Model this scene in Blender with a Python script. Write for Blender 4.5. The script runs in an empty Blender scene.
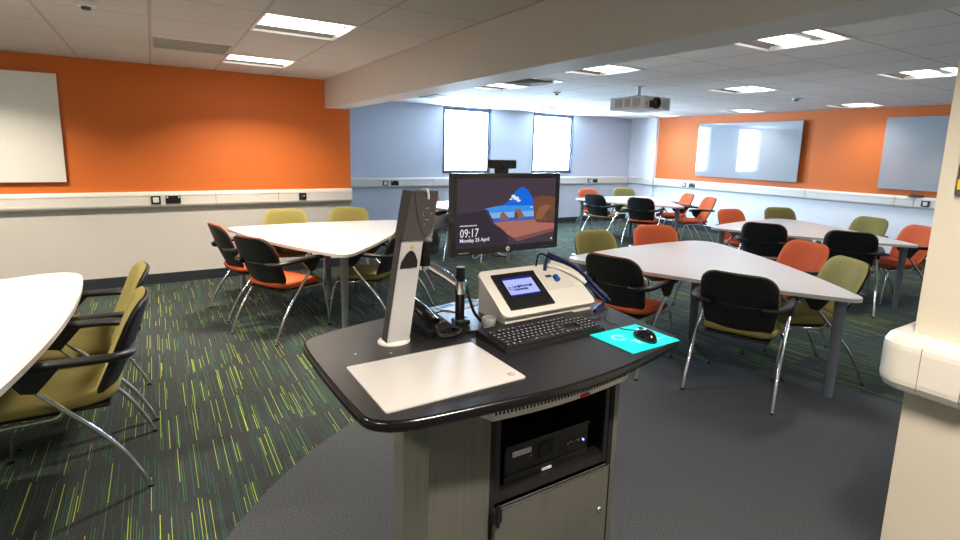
import bpy, bmesh, math, random
from mathutils import Vector, Matrix
random.seed(7)
C = bpy.context.scene.collection
PI = math.pi
R = math.radians

# ------------------------------------------------------------------ materials
def srgb(r, g, b):
    def f(c):
        c /= 255.0
        return c/12.92 if c <= 0.04045 else ((c+0.055)/1.055)**2.4
    return (f(r), f(g), f(b), 1.0)

def mat(name, col, rough=0.5, metal=0.0, bump=0.0, bscale=200.0, var=0.0, vscale=6.0, spec=0.5, coat=0.0):
    m = bpy.data.materials.new(name); m.use_nodes = True
    nt = m.node_tree; p = nt.nodes['Principled BSDF']
    p.inputs['Base Color'].default_value = col
    p.inputs['Roughness'].default_value = rough
    p.inputs['Metallic'].default_value = metal
    p.inputs['Specular IOR Level'].default_value = spec
    p.inputs['Coat Weight'].default_value = coat
    tc = nt.nodes.new('ShaderNodeTexCoord')
    if var > 0:
        n = nt.nodes.new('ShaderNodeTexNoise'); n.inputs['Scale'].default_value = vscale
        n.inputs['Detail'].default_value = 5
        nt.links.new(tc.outputs['Object'], n.inputs['Vector'])
        mx = nt.nodes.new('ShaderNodeMix'); mx.data_type = 'RGBA'
        mx.inputs[6].default_value = [c*(1-var) for c in col[:3]]+[1]
        mx.inputs[7].default_value = [min(1, c*(1+var)) for c in col[:3]]+[1]
        nt.links.new(n.outputs['Fac'], mx.inputs[0])
        nt.links.new(mx.outputs[2], p.inputs['Base Color'])
    if bump > 0:
        n2 = nt.nodes.new('ShaderNodeTexNoise'); n2.inputs['Scale'].default_value = bscale
        nt.links.new(tc.outputs['Object'], n2.inputs['Vector'])
        b = nt.nodes.new('ShaderNodeBump'); b.inputs['Strength'].default_value = bump
        b.inputs['Distance'].default_value = 0.002
        nt.links.new(n2.outputs['Fac'], b.inputs['Height'])
        nt.links.new(b.outputs['Normal'], p.inputs['Normal'])
    return m

def emit(name, col, s=1.0):
    m = bpy.data.materials.new(name); m.use_nodes = True
    nt = m.node_tree; nt.nodes.clear()
    e = nt.nodes.new('ShaderNodeEmission'); o = nt.nodes.new('ShaderNodeOutputMaterial')
    e.inputs[0].default_value = col; e.inputs[1].default_value = s
    nt.links.new(e.outputs[0], o.inputs[0])
    return m

M = {}
M['orange_wall'] = mat('orange_wall_paint', srgb(210, 108, 38), 0.6, bump=.15, bscale=90)
M['white_wall'] = mat('white_wall_paint', srgb(206, 203, 198), 0.6, bump=.15, bscale=90, var=.02)
M['grey_wall'] = mat('pale_wall_paint', srgb(200, 208, 222), 0.6, bump=.15, bscale=90, var=.02)
M['board_left'] = mat('satin_whiteboard_lit', srgb(226, 226, 220), 0.2, spec=.6)  # brighter copy of the whiteboard colour, standing in for stronger lamp light
M['white_daylit'] = mat('white_wall_daylight_tint', srgb(240, 241, 244), 0.6, bump=.15, bscale=90, var=.02)  # lighter, bluer copy of the wall white, window daylight put into the colour
M['cream'] = mat('cream_paint', srgb(216, 209, 194), 0.55, bump=.12, bscale=60, var=.015)
M['trunk'] = mat('trunking_plastic', srgb(224, 221, 214), 0.35)
M['gap'] = mat('joint_gap_grey', srgb(120, 116, 110), 0.8)  # plain grey for trunking seams and small printed marks
M['skirting'] = mat('dark_skirting', srgb(42, 47, 55), 0.5)
M['black'] = mat('black_plastic', srgb(20, 20, 22), 0.42, bump=.1, bscale=900)
M['shell'] = mat('black_shell', srgb(22, 23, 26), 0.55, bump=.2, bscale=500)
M['gloss_black'] = mat('gloss_black', srgb(16, 16, 18), 0.18)
M['dark_grey'] = mat('dark_grey_plastic', srgb(74, 72, 72), 0.5)
M['chrome'] = mat('chrome_tube', (.78, .78, .8, 1), 0.14, 1.0)
M['alu'] = mat('brushed_aluminium', srgb(205, 206, 208), 0.32, .85)
M['silver'] = mat('silver_panel', srgb(205, 206, 208), 0.38, .2)
M['legpaint'] = mat('grey_painted_leg', srgb(140, 144, 152), 0.4, .15)
M['orange'] = mat('orange_fabric', srgb(192, 90, 54), 0.9, bump=.5, bscale=700, var=.08, vscale=400, spec=.2)
M['olive'] = mat('olive_fabric', srgb(130, 121, 66), 0.85, bump=.5, bscale=700, var=.08, vscale=400, spec=.3)
M['tabletop'] = mat('white_laminate', srgb(200, 198, 198), 0.3, spec=.5)
M['tabledge'] = mat('table_edging', srgb(205, 202, 198), 0.4)
M['lectop'] = mat('black_worktop', srgb(30, 29, 31), 0.36, bump=.1, bscale=1500, spec=.4)
M['sheet'] = mat('pale_writing_panel', srgb(192, 190, 190), 0.35, var=.015, vscale=3)
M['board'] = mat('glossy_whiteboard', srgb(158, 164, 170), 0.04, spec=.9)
M['board_edge'] = mat('whiteboard_edge', srgb(190, 190, 192), 0.3, .4)
M['white_plastic'] = mat('white_plastic', srgb(232, 230, 224), 0.35)
M['projector'] = mat('projector_plastic', srgb(226, 226, 222), 0.45)
M['grille'] = mat('projector_grille', srgb(150, 150, 148), 0.6)
M['window_frame'] = mat('window_frame_grey', srgb(72, 84, 100), 0.45, .2)
M['cyan'] = mat('cyan_mat', srgb(0, 240, 240), 0.6)
M['cyan_print'] = mat('pale_print', srgb(190, 250, 245), 0.6)
M['blue'] = mat('dark_blue_cable', srgb(20, 28, 84), 0.4)
M['blue_bright'] = mat('blue_plug', srgb(30, 80, 180), 0.4)
M['paper'] = mat('pale_paper', srgb(206, 222, 240), 0.6)
M['paper_blue'] = mat('blue_print', srgb(60, 140, 220), 0.6)
M['white_print'] = mat('white_print', srgb(235, 235, 235), 0.6)
M['grey_print'] = mat('grey_print', srgb(140, 140, 140), 0.6)
M['yellow'] = mat('yellow_sticker', srgb(225, 190, 20), 0.5)
M['red'] = mat('red_plastic', srgb(200, 30, 25), 0.5)
M['gap_grey'] = mat('vent_grey', srgb(158, 158, 152), 0.6)
M['reflector'] = mat('lamp_reflector', srgb(140, 134, 130), 0.5)
M['void'] = mat('dark_interior', srgb(12, 12, 13), 0.8)
M['key'] = mat('key_plastic', srgb(34, 34, 37), 0.4)

def brushed():
    m = mat('brushed_steel', srgb(150, 150, 140), 0.42, .45)
    nt = m.node_tree; p = nt.nodes['Principled BSDF']
    tc = nt.nodes['Texture Coordinate']
    mp = nt.nodes.new('ShaderNodeMapping'); mp.inputs['Scale'].default_value = (70, 70, 1.2)
    n = nt.nodes.new('ShaderNodeTexNoise'); n.inputs['Scale'].default_value = 1.5; n.inputs['Detail'].default_value = 6
    n2 = nt.nodes.new('ShaderNodeTexNoise'); n2.inputs['Scale'].default_value = 5; n2.inputs['Detail'].default_value = 5
    ad = nt.nodes.new('ShaderNodeMath'); ad.operation = 'ADD'
    cr = nt.nodes.new('ShaderNodeValToRGB')
    cr.color_ramp.elements[0].position = .55; cr.color_ramp.elements[0].color = srgb(104, 104, 97)
    cr.color_ramp.elements[1].position = 1.4/1.0 if False else 1.0; cr.color_ramp.elements[1].color = srgb(120, 120, 113)
    L = nt.links.new
    L(tc.outputs['Object'], mp.inputs[0]); L(mp.outputs[0], n.inputs['Vector']); L(tc.outputs['Object'], n2.inputs['Vector'])
    L(n.outputs['Fac'], ad.inputs[0]); L(n2.outputs['Fac'], ad.inputs[1]); L(ad.outputs[0], cr.inputs[0])
    L(cr.outputs[0], p.inputs['Base Color'])
    return m
M['steel'] = brushed()

def glass_mat():
    m = bpy.data.materials.new('window_glass'); m.use_nodes = True
    nt = m.node_tree; nt.nodes.clear()
    t = nt.nodes.new('ShaderNodeBsdfTransparent'); g = nt.nodes.new('ShaderNodeBsdfGlossy')
    g.inputs['Roughness'].default_value = .02
    x = nt.nodes.new('ShaderNodeMixShader'); x.inputs[0].default_value = .07
    o = nt.nodes.new('ShaderNodeOutputMaterial')
    nt.links.new(t.outputs[0], x.inputs[1]); nt.links.new(g.outputs[0], x.inputs[2]); nt.links.new(x.outputs[0], o.inputs[0])
    return m
M['glass'] = glass_mat()
def clear_mat():
    m = mat('clear_acrylic', (.95, .97, .97, 1), .05)
    m.node_tree.nodes['Principled BSDF'].inputs['Transmission Weight'].default_value = .75
    return m
M['clear'] = clear_mat()

class NB:
    """small node-graph builder"""
    def __init__(s, nt): s.nt = nt
    def n(s, t, **k):
        o = s.nt.nodes.new(t)
        for a, b in k.items(): setattr(o, a, b)
        return o
    def m(s, op, a, b=None, c=None):
        o = s.nt.nodes.new('ShaderNodeMath'); o.operation = op
        for i, v in enumerate((a, b, c)):
            if v is None: continue
            if isinstance(v, (int, float)): o.inputs[i].default_value = v
            else: s.nt.links.new(v, o.inputs[i])
        return o.outputs[0]
    def l(s, a, b): s.nt.links.new(a, b)

def carpet_mat():
    m = mat('striped_carpet_tiles', srgb(60, 62, 64), .95, spec=.1)
    nt = m.node_tree; p = nt.nodes['Principled BSDF']; B = NB(nt)
    tc = nt.nodes['Texture Coordinate']
    sp = B.n('ShaderNodeSeparateXYZ'); B.l(tc.outputs['Object'], sp.inputs[0])
    X, Y = sp.outputs[0], sp.outputs[1]
    # tiles 0.5 m
    tx = B.m('FLOOR', B.m('DIVIDE', X, .5)); ty = B.m('FLOOR', B.m('DIVIDE', Y, .5))
    def wn(a, b, c):
        cb = B.n('ShaderNodeCombineXYZ')
        for i, v in enumerate((a, b, c)):
            if isinstance(v, (int, float)): cb.inputs[i].default_value = v
            else: B.l(v, cb.inputs[i])
        w = B.n('ShaderNodeTexWhiteNoise', noise_dimensions='3D'); B.l(cb.outputs[0], w.inputs['Vector'])
        return w.outputs['Value']
    def layer(cell, wid, thr, seed):
        cx = B.m('DIVIDE', X, cell); ix = B.m('FLOOR', cx); fx = B.m('FRACT', cx)
        fy = B.m('FRACT', B.m('DIVIDE', Y, .5))
        r = wn(ix, ty, seed+3.3)
        st = B.m('MULTIPLY', B.m('SUBTRACT', wn(ix, ty, seed), .35), .75)      # start within the tile
        en = B.m('ADD', st, B.m('ADD', B.m('MULTIPLY', wn(ix, ty, seed+1.7), .75), .3))
        big = B.n('ShaderNodeTexNoise'); big.inputs['Scale'].default_value = 9.0
        cb = B.n('ShaderNodeCombineXYZ'); B.l(X, cb.inputs[0]); B.l(B.m('MULTIPLY', ty, 3.7), cb.inputs[1]); cb.inputs[2].default_value = seed
        B.l(cb.outputs[0], big.inputs['Vector'])
        lim = B.m('ADD', B.m('MULTIPLY', B.m('SUBTRACT', big.outputs['Fac'], .5), 2.2), thr)
        on = B.m('LESS_THAN', r, lim)
        on = B.m('MULTIPLY', on, B.m('MULTIPLY', B.m('GREATER_THAN', fy, st), B.m('LESS_THAN', fy, en)))
        line = B.m('LESS_THAN', fx, wid)
        return B.m('MULTIPLY', on, line), wn(ix, ty, seed+5.7)
    a1, c1 = layer(.0105, .27, .60, 1.0)
    a2, c2 = layer(.0150, .17, .58, 21.0)
    # line colours
    cr = B.n('ShaderNodeValToRGB'); cr.color_ramp.interpolation = 'CONSTANT'
    e = cr.color_ramp.elements
    e[0].position = 0; e[0].color = srgb(50, 82, 62)
    e[1].position = .26; e[1].color = srgb(44, 96, 80)
    for ps, col in ((.50, srgb(78, 108, 60)), (.70, srgb(122, 142, 60)), (.88, srgb(162, 180, 64))):
        k = e.new(ps); k.color = col
    cc = B.n('ShaderNodeMix', data_type='RGBA'); B.l(a2, cc.inputs[0])
    cr2 = B.n('ShaderNodeValToRGB'); cr2.color_ramp.interpolation = 'CONSTANT'
    e2 = cr2.color_ramp.elements; e2[0].color = srgb(50, 82, 62); e2[1].position = .5; e2[1].color = srgb(44, 96, 80)
    k = e2.new(.8); k.color = srgb(150, 172, 62)
    B.l(c1, cr.inputs[0]); B.l(c2, cr2.inputs[0])
    B.l(cr.outputs[0], cc.inputs[6]); B.l(cr2.outputs[0], cc.inputs[7])
    anyl = B.m('MAXIMUM', a1, a2)
    # ground fleck
    nz = B.n('ShaderNodeTexNoise'); nz.inputs['Scale'].default_value = 190; nz.inputs['Detail'].default_value = 3
    B.l(tc.outputs['Object'], nz.inputs['Vector'])
    gr = B.n('ShaderNodeValToRGB'); gr.color_ramp.elements[0].position = .3; gr.color_ramp.elements[0].color = srgb(44, 46, 48)
    gr.color_ramp.elements[1].position = .7; gr.color_ramp.elements[1].color = srgb(90, 92, 94)
    B.l(nz.outputs['Fac'], gr.inputs[0])
    # plain round zone around the lectern
    dx = B.m('SUBTRACT', X, 1.95); dy = B.m('SUBTRACT', Y, .85)
    d = B.m('SQRT', B.m('ADD', B.m('MULTIPLY', dx, dx), B.m('MULTIPLY', dy, dy)))
    out = B.m('GREATER_THAN', d, 2.22)
    f = B.m('MULTIPLY', anyl, out)
    mx = B.n('ShaderNodeMix', data_type='RGBA'); B.l(f, mx.inputs[0]); B.l(gr.outputs[0], mx.inputs[6]); B.l(cc.outputs[2], mx.inputs[7])
    # plain zone slightly bluer and lighter
    gp = B.n('ShaderNodeMix', data_type='RGBA', blend_type='MULTIPLY'); gp.inputs[0].default_value = 1
    tint = B.n('ShaderNodeMix', data_type='RGBA'); B.l(out, tint.inputs[0])
    tint.inputs[6].default_value = (1.05, 1.08, 1.12, 1); tint.inputs[7].default_value = (.60, .63, .62, 1)
    lt = B.n('ShaderNodeMix', data_type='RGBA'); B.l(f, lt.inputs[0]); B.l(tint.outputs[2], lt.inputs[6]); lt.inputs[7].default_value = (1, 1, 1, 1)
    B.l(mx.outputs[2], gp.inputs[6]); B.l(lt.outputs[2], gp.inputs[7])
    B.l(gp.outputs[2], p.inputs['Base Color'])
    b = B.n('ShaderNodeBump'); b.inputs['Strength'].default_value = .4; b.inputs['Distance'].default_value = .003
    B.l(nz.outputs['Fac'], b.inputs['Height']); B.l(b.outputs[0], p.inputs['Normal'])
    return m
M['carpet'] = carpet_mat()

def ceil_mat(name, ox, oy, wide, k=1.0):
    m = mat(name, srgb(205, 202, 196), .85, spec=.2)
    nt = m.node_tree; p = nt.nodes['Principled BSDF']; B = NB(nt)
    tc = nt.nodes['Texture Coordinate']; sp = B.n('ShaderNodeSeparateXYZ'); B.l(tc.outputs['Object'], sp.inputs[0])
    def line(v, o, w):
        f = B.m('FRACT', B.m('ADD', B.m('DIVIDE', B.m('SUBTRACT', v, o), .62), 100.5))
        return B.m('LESS_THAN', B.m('ABSOLUTE', B.m('SUBTRACT', f, .5)), w/.62/2)
    lx = line(sp.outputs[0], ox, wide); ly = line(sp.outputs[1], oy, .007)
    nz = B.n('ShaderNodeTexNoise'); nz.inputs['Scale'].default_value = 140; nz.inputs['Detail'].default_value = 3
    B.l(tc.outputs['Object'], nz.inputs['Vector'])
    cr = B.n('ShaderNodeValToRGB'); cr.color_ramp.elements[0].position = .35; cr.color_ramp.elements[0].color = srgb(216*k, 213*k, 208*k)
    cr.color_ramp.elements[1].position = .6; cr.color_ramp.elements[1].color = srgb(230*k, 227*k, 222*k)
    B.l(nz.outputs['Fac'], cr.inputs[0])
    m1 = B.n('ShaderNodeMix', data_type='RGBA'); B.l(ly, m1.inputs[0]); B.l(cr.outputs[0], m1.inputs[6]); m1.inputs[7].default_value = srgb(128, 122, 118)
    m2 = B.n('ShaderNodeMix', data_type='RGBA'); B.l(lx, m2.inputs[0]); B.l(m1.outputs[2], m2.inputs[6])
    m2.inputs[7].default_value = srgb(176, 162, 156) if wide > .015 else srgb(140, 136, 132)
    B.l(m2.outputs[2], p.inputs['Base Color'])
    return m
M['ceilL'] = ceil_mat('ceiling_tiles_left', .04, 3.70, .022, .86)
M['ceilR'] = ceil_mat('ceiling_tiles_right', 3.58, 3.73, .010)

# ------------------------------------------------------------------ mesh helpers
class MB:
    def __init__(s): s.v = []; s.f = []; s.m = []; s.sm = []; s.mats = []
    def mi(s, m):
        if m not in s.mats: s.mats.append(m)
        return s.mats.index(m)
    def add(s, vs, fs, m, smooth=False, T=None):
        o = len(s.v); k = s.mi(m)
        for v in vs:
            v = Vector(v)
            s.v.append(tuple(T @ v if T else v))
        for f in fs:
            s.f.append([i+o for i in f]); s.m.append(k); s.sm.append(smooth)
    def box(s, a, b, m, T=None, bev=0):
        x0, y0, z0 = a; x1, y1, z1 = b
        if x0 > x1: x0, x1 = x1, x0
        if y0 > y1: y0, y1 = y1, y0
        if z0 > z1: z0, z1 = z1, z0
        if bev > 0:
            bm = bmesh.new(); bmesh.ops.create_cube(bm, size=1)
            for v in bm.verts:
                v.co = Vector(((x0+x1)/2+v.co.x*(x1-x0), (y0+y1)/2+v.co.y*(y1-y0), (z0+z1)/2+v.co.z*(z1-z0)))
            bmesh.ops.bevel(bm, geom=bm.edges[:], offset=bev, segments=2, affect='EDGES', profile=.6)
            s.bm(bm, m, T); return
        vs = [(x0, y0, z0), (x1, y0, z0), (x1, y1, z0), (x0, y1, z0), (x0, y0, z1), (x1, y0, z1), (x1, y1, z1), (x0, y1, z1)]
        fs = [(0, 3, 2, 1), (4, 5, 6, 7), (0, 1, 5, 4), (1, 2, 6, 5), (2, 3, 7, 6), (3, 0, 4, 7)]
        s.add(vs, fs, m, False, T)
    def bm(s, bm, m, T=None, smooth=False):
        bm.verts.index_update()
        s.add([v.co.copy() for v in bm.verts], [[v.index for v in f.verts] for f in bm.faces], m, smooth, T); bm.free()
    def prism(s, pts, z0, z1, m, T=None, mside=None, smooth=False):
        """pts ccw in xy; extruded from z0 to z1"""
        n = len(pts)
        vs = [(x, y, z0) for x, y in pts]+[(x, y, z1) for x, y in pts]
        s.add(vs, [list(range(n-1, -1, -1))], m, False, T)
        s.add(vs, [list(range(n, 2*n))], m, False, T)
        s.add(vs, [(i, (i+1) % n, (i+1) % n+n, i+n) for i in range(n)], mside or m, smooth, T)
    def poly(s, pts, m, T=None): s.add(pts, [list(range(len(pts)))], m, False, T)
    def lathe(s, prof, m, T=None, n=24, smooth=True):
        """prof list of (r,z)"""
        vs = []; fs = []
        for r, z in prof:
            for i in range(n):
                a = 2*PI*i/n; vs.append((r*math.cos(a), r*math.sin(a), z))
        for j in range(len(prof)-1):
            for i in range(n):
                k = (i+1) % n; fs.append((j*n+i, j*n+k, (j+1)*n+k, (j+1)*n+i))
        s.add(vs, fs, m, smooth, T)
        s.add(vs, [list(range(n-1, -1, -1))], m, False, T)
        s.add(vs, [[(len(prof)-1)*n+i for i in range(n)]], m, False, T)
    def tube(s, pts, r, m, T=None, n=10, r2=None, flat=None, cap=True):
        """round tube through pts; flat=(w,h) gives an elliptical section with h along 'up'"""
        P = [Vector(p) for p in pts]; k = len(P); vs = []; fs = []
        prev = None
        for i, p in enumerate(P):
            t = (P[min(i+1, k-1)]-P[max(i-1, 0)]).normalized()
            if prev is None:
                up = Vector((0, 0, 1)) if abs(t.z) < .9 else Vector((0, 1, 0))
                a = t.cross(up).normalized()
            else:
                a = (prev-t*prev.dot(t)).normalized()
            b = a.cross(t).normalized(); prev = a
            rr = r if r2 is None else r+(r2-r)*i/(k-1)
            w, h = (rr, rr) if flat is None else flat
            for j in range(n):
                an = 2*PI*j/n
                vs.append(p+a*math.cos(an)*w+b*math.sin(an)*h)
        for i in range(k-1):
            for j in range(n):
                q = (j+1) % n; fs.append((i*n+j, i*n+q, (i+1)*n+q, (i+1)*n+j))
        s.add(vs, fs, m, True, T)
        if cap:
            s.add(vs, [list(range(n-1, -1, -1)), [(k-1)*n+j for j in range(n)]], m, False, T)
    def build(s, name, parent=None, loc=None, rotz=None):
        me = bpy.data.meshes.new(name); me.from_pydata(s.v, [], s.f)
        for m in s.mats: me.materials.append(m)
        me.polygons.foreach_set('material_index', s.m); me.polygons.foreach_set('use_smooth', s.sm)
        me.update()
        bm = bmesh.new(); bm.from_mesh(me); bmesh.ops.recalc_face_normals(bm, faces=bm.faces[:]); bm.to_mesh(me); bm.free()
        o = bpy.data.objects.new(name, me); C.objects.link(o)
        if parent: o.parent = parent
        if loc: o.location = loc
        if rotz is not None: o.rotation_euler.z = rotz
        return o

def smooth_path(pts, n=6):
    """Catmull-Rom through pts"""
    P = [Vector(p) for p in pts]; out = []
    for i in range(len(P)-1):
        p0 = P[max(i-1, 0)]; p1 = P[i]; p2 = P[i+1]; p3 = P[min(i+2, len(P)-1)]
        for k in range(n):
            t = k/n
            out.append(.5*((2*p1)+(-p0+p2)*t+(2*p0-5*p1+4*p2-p3)*t*t+(-p0+3*p1-3*p2+p3)*t*t*t))
    out.append(P[-1]); return out

def subsurf(o, lv=1):
    md = o.modifiers.new('sub', 'SUBSURF'); md.levels = lv; md.render_levels = lv
    return o

def tag(o, label, cat, group=None, kind=None):
    o['label'] = label; o['category'] = cat
    if group: o['group'] = group
    if kind: o['kind'] = kind
    return o
def thing(name, label, cat, loc=(0, 0, 0), rotz=0, group=None):
    o = bpy.data.objects.new(name, None); C.objects.link(o)
    o.empty_display_size = .1
    o.location = loc; o.rotation_euler = (0, 0, rotz)
    return tag(o, label, cat, group)
def struct(o): o['kind'] = 'structure'; return o
def dup(root, loc, rotz, label, group=None):
    r = root.copy(); C.objects.link(r); r.location = loc; r.rotation_euler = (0, 0, rotz)
    r['label'] = label
    if group: r['group'] = group
    for ch in list(root.children):
        c = ch.copy(); C.objects.link(c); c.parent = r
        for g in list(ch.children):
            d = g.copy(); C.objects.link(d); d.parent = c
    return r

def text_mesh(name, body, size, m, parent, Mx, align='LEFT', bold=0.0, extrude=.0004, sx=1.0):
    cu = bpy.data.curves.new(name, 'FONT'); cu.body = body; cu.size = size; cu.extrude = extrude
    cu.align_x = align; cu.offset = bold; cu.resolution_u = 2; cu.space_line = .95
    t = bpy.data.objects.new('tmp', cu); C.objects.link(t)
    bpy.context.view_layer.update()
    me = bpy.data.meshes.new_from_object(t.evaluated_get(bpy.context.evaluated_depsgraph_get()))
    bpy.data.objects.remove(t)
    me.name = name; me.materials.clear(); me.materials.append(m)
    me.transform(Mx @ Matrix.Diagonal((sx, 1, 1, 1)))
    o = bpy.data.objects.new(name, me); C.objects.link(o); o.parent = parent
    return o

def basis(o, x, y):
    """matrix with local x, y axes and origin"""
    x = Vector(x).normalized(); y = Vector(y).normalized(); z = x.cross(y).normalized(); y = z.cross(x)
    m = Matrix((x, y, z)).transposed().to_4x4(); m.translation = Vector(o); return m

# ------------------------------------------------------------------ dimensions
AY, BX, WY = 6.887, 9.998, 9.152      # left orange wall, right wall, window wall
HC = 2.43; T1, T0 = 1.053, .876; BZ = 2.083; B1, B2 = 1.911, 2.178
EX = 2.236                             # outer corner of the orange wall
LX, NY = -3.6, -2.6                    # unseen walls behind the camera

# floor
b = MB(); b.box((LX-.1, NY-.1, -.06), (BX+.2, WY+.2, 0), M['carpet']); struct(b.build('floor'))

# ------------------------------------------------------------------ ceiling with openings
lightsL = [(.66, 3.70), (.66, 5.56)]
lightsR = [(3.58, 1.87), (3.58, 3.73), (3.58, 5.59), (6.06, 1.87), (6.06, 3.73), (6.06, 5.59), (6.06, 7.45), (9.02-.0, 3.73), (9.02, 5.59), (9.02, 7.45)]
lightsHidden = [(.66, -.02), (-1.82, -.02), (-1.82, 3.70), (-1.82, 5.56), (-1.82, 1.84), (3.58, -.61), (6.06, -.61), (9.02, 1.87)]
def ceiling(name, x0, x1, y0, y1, m, holes):
    xs = sorted({x0, x1} | {h[0] for h in holes} | {h[0]+.62 for h in holes})
    ys = sorted({y0, y1} | {h[1] for h in holes} | {h[1]+.62 for h in holes})
    b = MB()
    for i in range(len(xs)-1):
        for j in range(len(ys)-1):
            cx, cy = (xs[i]+xs[i+1])/2, (ys[j]+ys[j+1])/2
            if any(h[0] < cx < h[0]+.62 and h[1] < cy < h[1]+.62 for h in holes): continue
            b.box((xs[i], ys[j], HC), (xs[i+1], ys[j+1], HC+.03), m)
    struct(b.build(name))
allL = [h for h in lightsL+lightsHidden if h[0] < 1.9]; allR = [h for h in lightsR+lightsHidden if h[0] > 1.9]
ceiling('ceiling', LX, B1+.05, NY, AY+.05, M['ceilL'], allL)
ceiling('ceiling', B2-.05, BX+.1, NY, WY+.1, M['ceilR'], allR)

LW = emit('lamp_diffuser_warm', (1, .95, .88, 1), 3.0)
LN = emit('lamp_diffuser_neutral', (1, .98, .96, 1), 3.0)
def make_light(name, diff, power, col):
    t = thing(name, '', 'light')
    b = MB(); w = .62
    # housing above the opening (inner faces)
    b.box((0, 0, .03), (.012, w, .15), M['reflector']); b.box((w-.012, 0, .03), (w, w, .15), M['reflector'])
    b.box((.012, 0, .03), (w-.012, .012, .15), M['reflector']); b.box((.012, w-.012, .03), (w-.012, w, .15), M['reflector'])
    b.box((0, 0, .15), (w, w, .158), M['reflector'])
    b.build('housing', t)
    b = MB(); f = .016
    b.box((0, 0, -.004), (w, f, .03), M['trunk']); b.box((0, w-f, -.004), (w, w, .03), M['trunk'])
    b.box((0, f, -.004), (f, w-f, .03), M['trunk']); b.box((w-f, f, -.004), (w, w-f, .03), M['trunk'])
    b.build('frame', t)
    for s in (0, 1):
        ya, yb = (f, .155) if s == 0 else (w-f, w-.155)
        b = MB(); b.add([(f, ya, .012), (w-f, ya, .012), (w-f, yb, .125), (f, yb, .125)], [(0, 1, 2, 3)], M['reflector']); b.build('reflector', t)
    b = MB(); b.box((.02, .085, .018), (w-.02, .165, .042), diff); b.build('diffuser', t)
    b = MB(); b.box((.02, .295, .018), (w-.02, .480, .042), diff); b.build('diffuser', t)
    b = MB(); b.box((.02, .165, .036), (w-.02, .295, .044), M['reflector']); b.build('lamp_plate', t)
    la = bpy.data.lights.new('lamp', 'AREA'); la.shape = 'RECTANGLE'; la.size = .54; la.size_y = .11
    la.energy = power; la.color = col; la.spread = R(128)
    o = bpy.data.objects.new('lamp', la); C.objects.link(o); o.parent = t; o.location = (.31, .23, .030)
    return t
def lname(x, y):
    return
LAB = {
 (.66, 3.70): 'large recessed square ceiling light left of the beam, nearest the top edge',
 (.66, 5.56): 'recessed square ceiling light left of the beam, close to the orange wall',
 (3.58, 1.87): 'large recessed ceiling light just right of the beam, nearest of that row',
 (3.58, 3.73): 'recessed ceiling light just right of the beam, between projector and beam',
 (3.58, 5.59): 'recessed ceiling light just right of the beam above the left window',
 (6.06, 1.87): 'recessed ceiling light cut off by the cream pillar at upper right',
 (6.06, 3.73): 'recessed ceiling light right of the ceiling projector, above the glossy whiteboard',
 (6.06, 5.59): 'recessed ceiling light partly hidden behind the ceiling projector',
 (6.06, 7.45): 'flat looking ceiling light right above the right-hand window',
 (9.02, 3.73): 'small looking ceiling light close to the right orange wall between two whiteboards',
 (9.02, 5.59): 'small looking ceiling light close to the right orange wall over the glossy whiteboard',
 (9.02, 7.45): 'farthest ceiling light, near the window wall corner',
 (-1.82, -.02): 'added unseen ceiling light behind the camera at left, brightening the pillar',  # added out of view to brighten the pillar and lectern front
 (.66, -.02): 'ceiling light above the camera, left of the beam',
 (-1.82, 3.70): 'ceiling light beyond the left edge, over the olive chairs',
 (-1.82, 5.56): 'ceiling light beyond the left edge, beside the left whiteboard',
 (-1.82, 1.84): 'ceiling light beyond the left edge, nearest the camera side',
 (3.58, -.61): 'ceiling light behind the cream pillar beside the beam',
 (6.06, -.61): 'ceiling light behind the cream pillar, farther from the beam',
 (9.02, 1.87): 'ceiling light hidden by the cream pillar, near the right orange wall',
}
protoL = make_light('ceiling_light', LW, 27.0, (1, .87, .71)); protoR = make_light('ceiling_light', LN, 6.6, (1, .95, .90))
usedL = usedR = False
for (x, y) in lightsL+lightsR+lightsHidden:
    left = x < 1.9
    p = protoL if left else protoR
    lab = LAB[(x, y)]
    if left and not usedL: p.location = (x, y, HC); p['label'] = lab; usedL = True; p['group'] = 'recessed ceiling lights'
    elif not left and not usedR: p.location = (x, y, HC); p['label'] = lab; usedR = True; p['group'] = 'recessed ceiling lights'
    else: dup(p, (x, y, HC), 0, lab, 'recessed ceiling lights')

# beam
b = MB(); b.box((B1, NY, BZ), (B2, AY, HC+.02), M['white_wall']); struct(b.build('trim_1'))

# ------------------------------------------------------------------ walls
def two_tone(b, axis, at, lo, hi, thick):
    """wall white below the trunking, orange above; axis 'y': wall plane y=at facing -y; 'x': plane x=at facing -x"""
    for z0, z1, m in ((0, 1.0, M['white_wall']), (1.0, HC, M['orange_wall'])):
        if axis == 'y': b.box((lo, at, z0), (hi, at+thick, z1), m)
        else: b.box((at, lo, z0), (at+thick, hi, z1), m)
b = MB(); two_tone(b, 'y', AY, LX, EX-.02, .12)
b.box((EX-.02, AY, 0), (EX, AY+.12, 1.0), M['white_wall']); b.box((EX-.02, AY, 1.0), (EX, AY+.12, HC), M['orange_wall'])
b.box((EX-.1, AY+.12, 0), (EX, WY, HC), M['grey_wall'])
ow = struct(b.build('wall_left'))
b = MB()
b.box((BX, NY, 0), (BX+.12, 8.31, 1.0), M['white_daylit']); b.box((BX, NY, 1.0), (BX+.12, 8.31, HC), M['orange_wall'])
b.box((BX, 8.31, 0), (BX+.12, WY, HC), M['white_daylit'])
b.box((BX-.05, 8.33, 0), (BX, 8.60, HC), M['white_daylit'])
struct(b.build('wall_right'))
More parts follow.
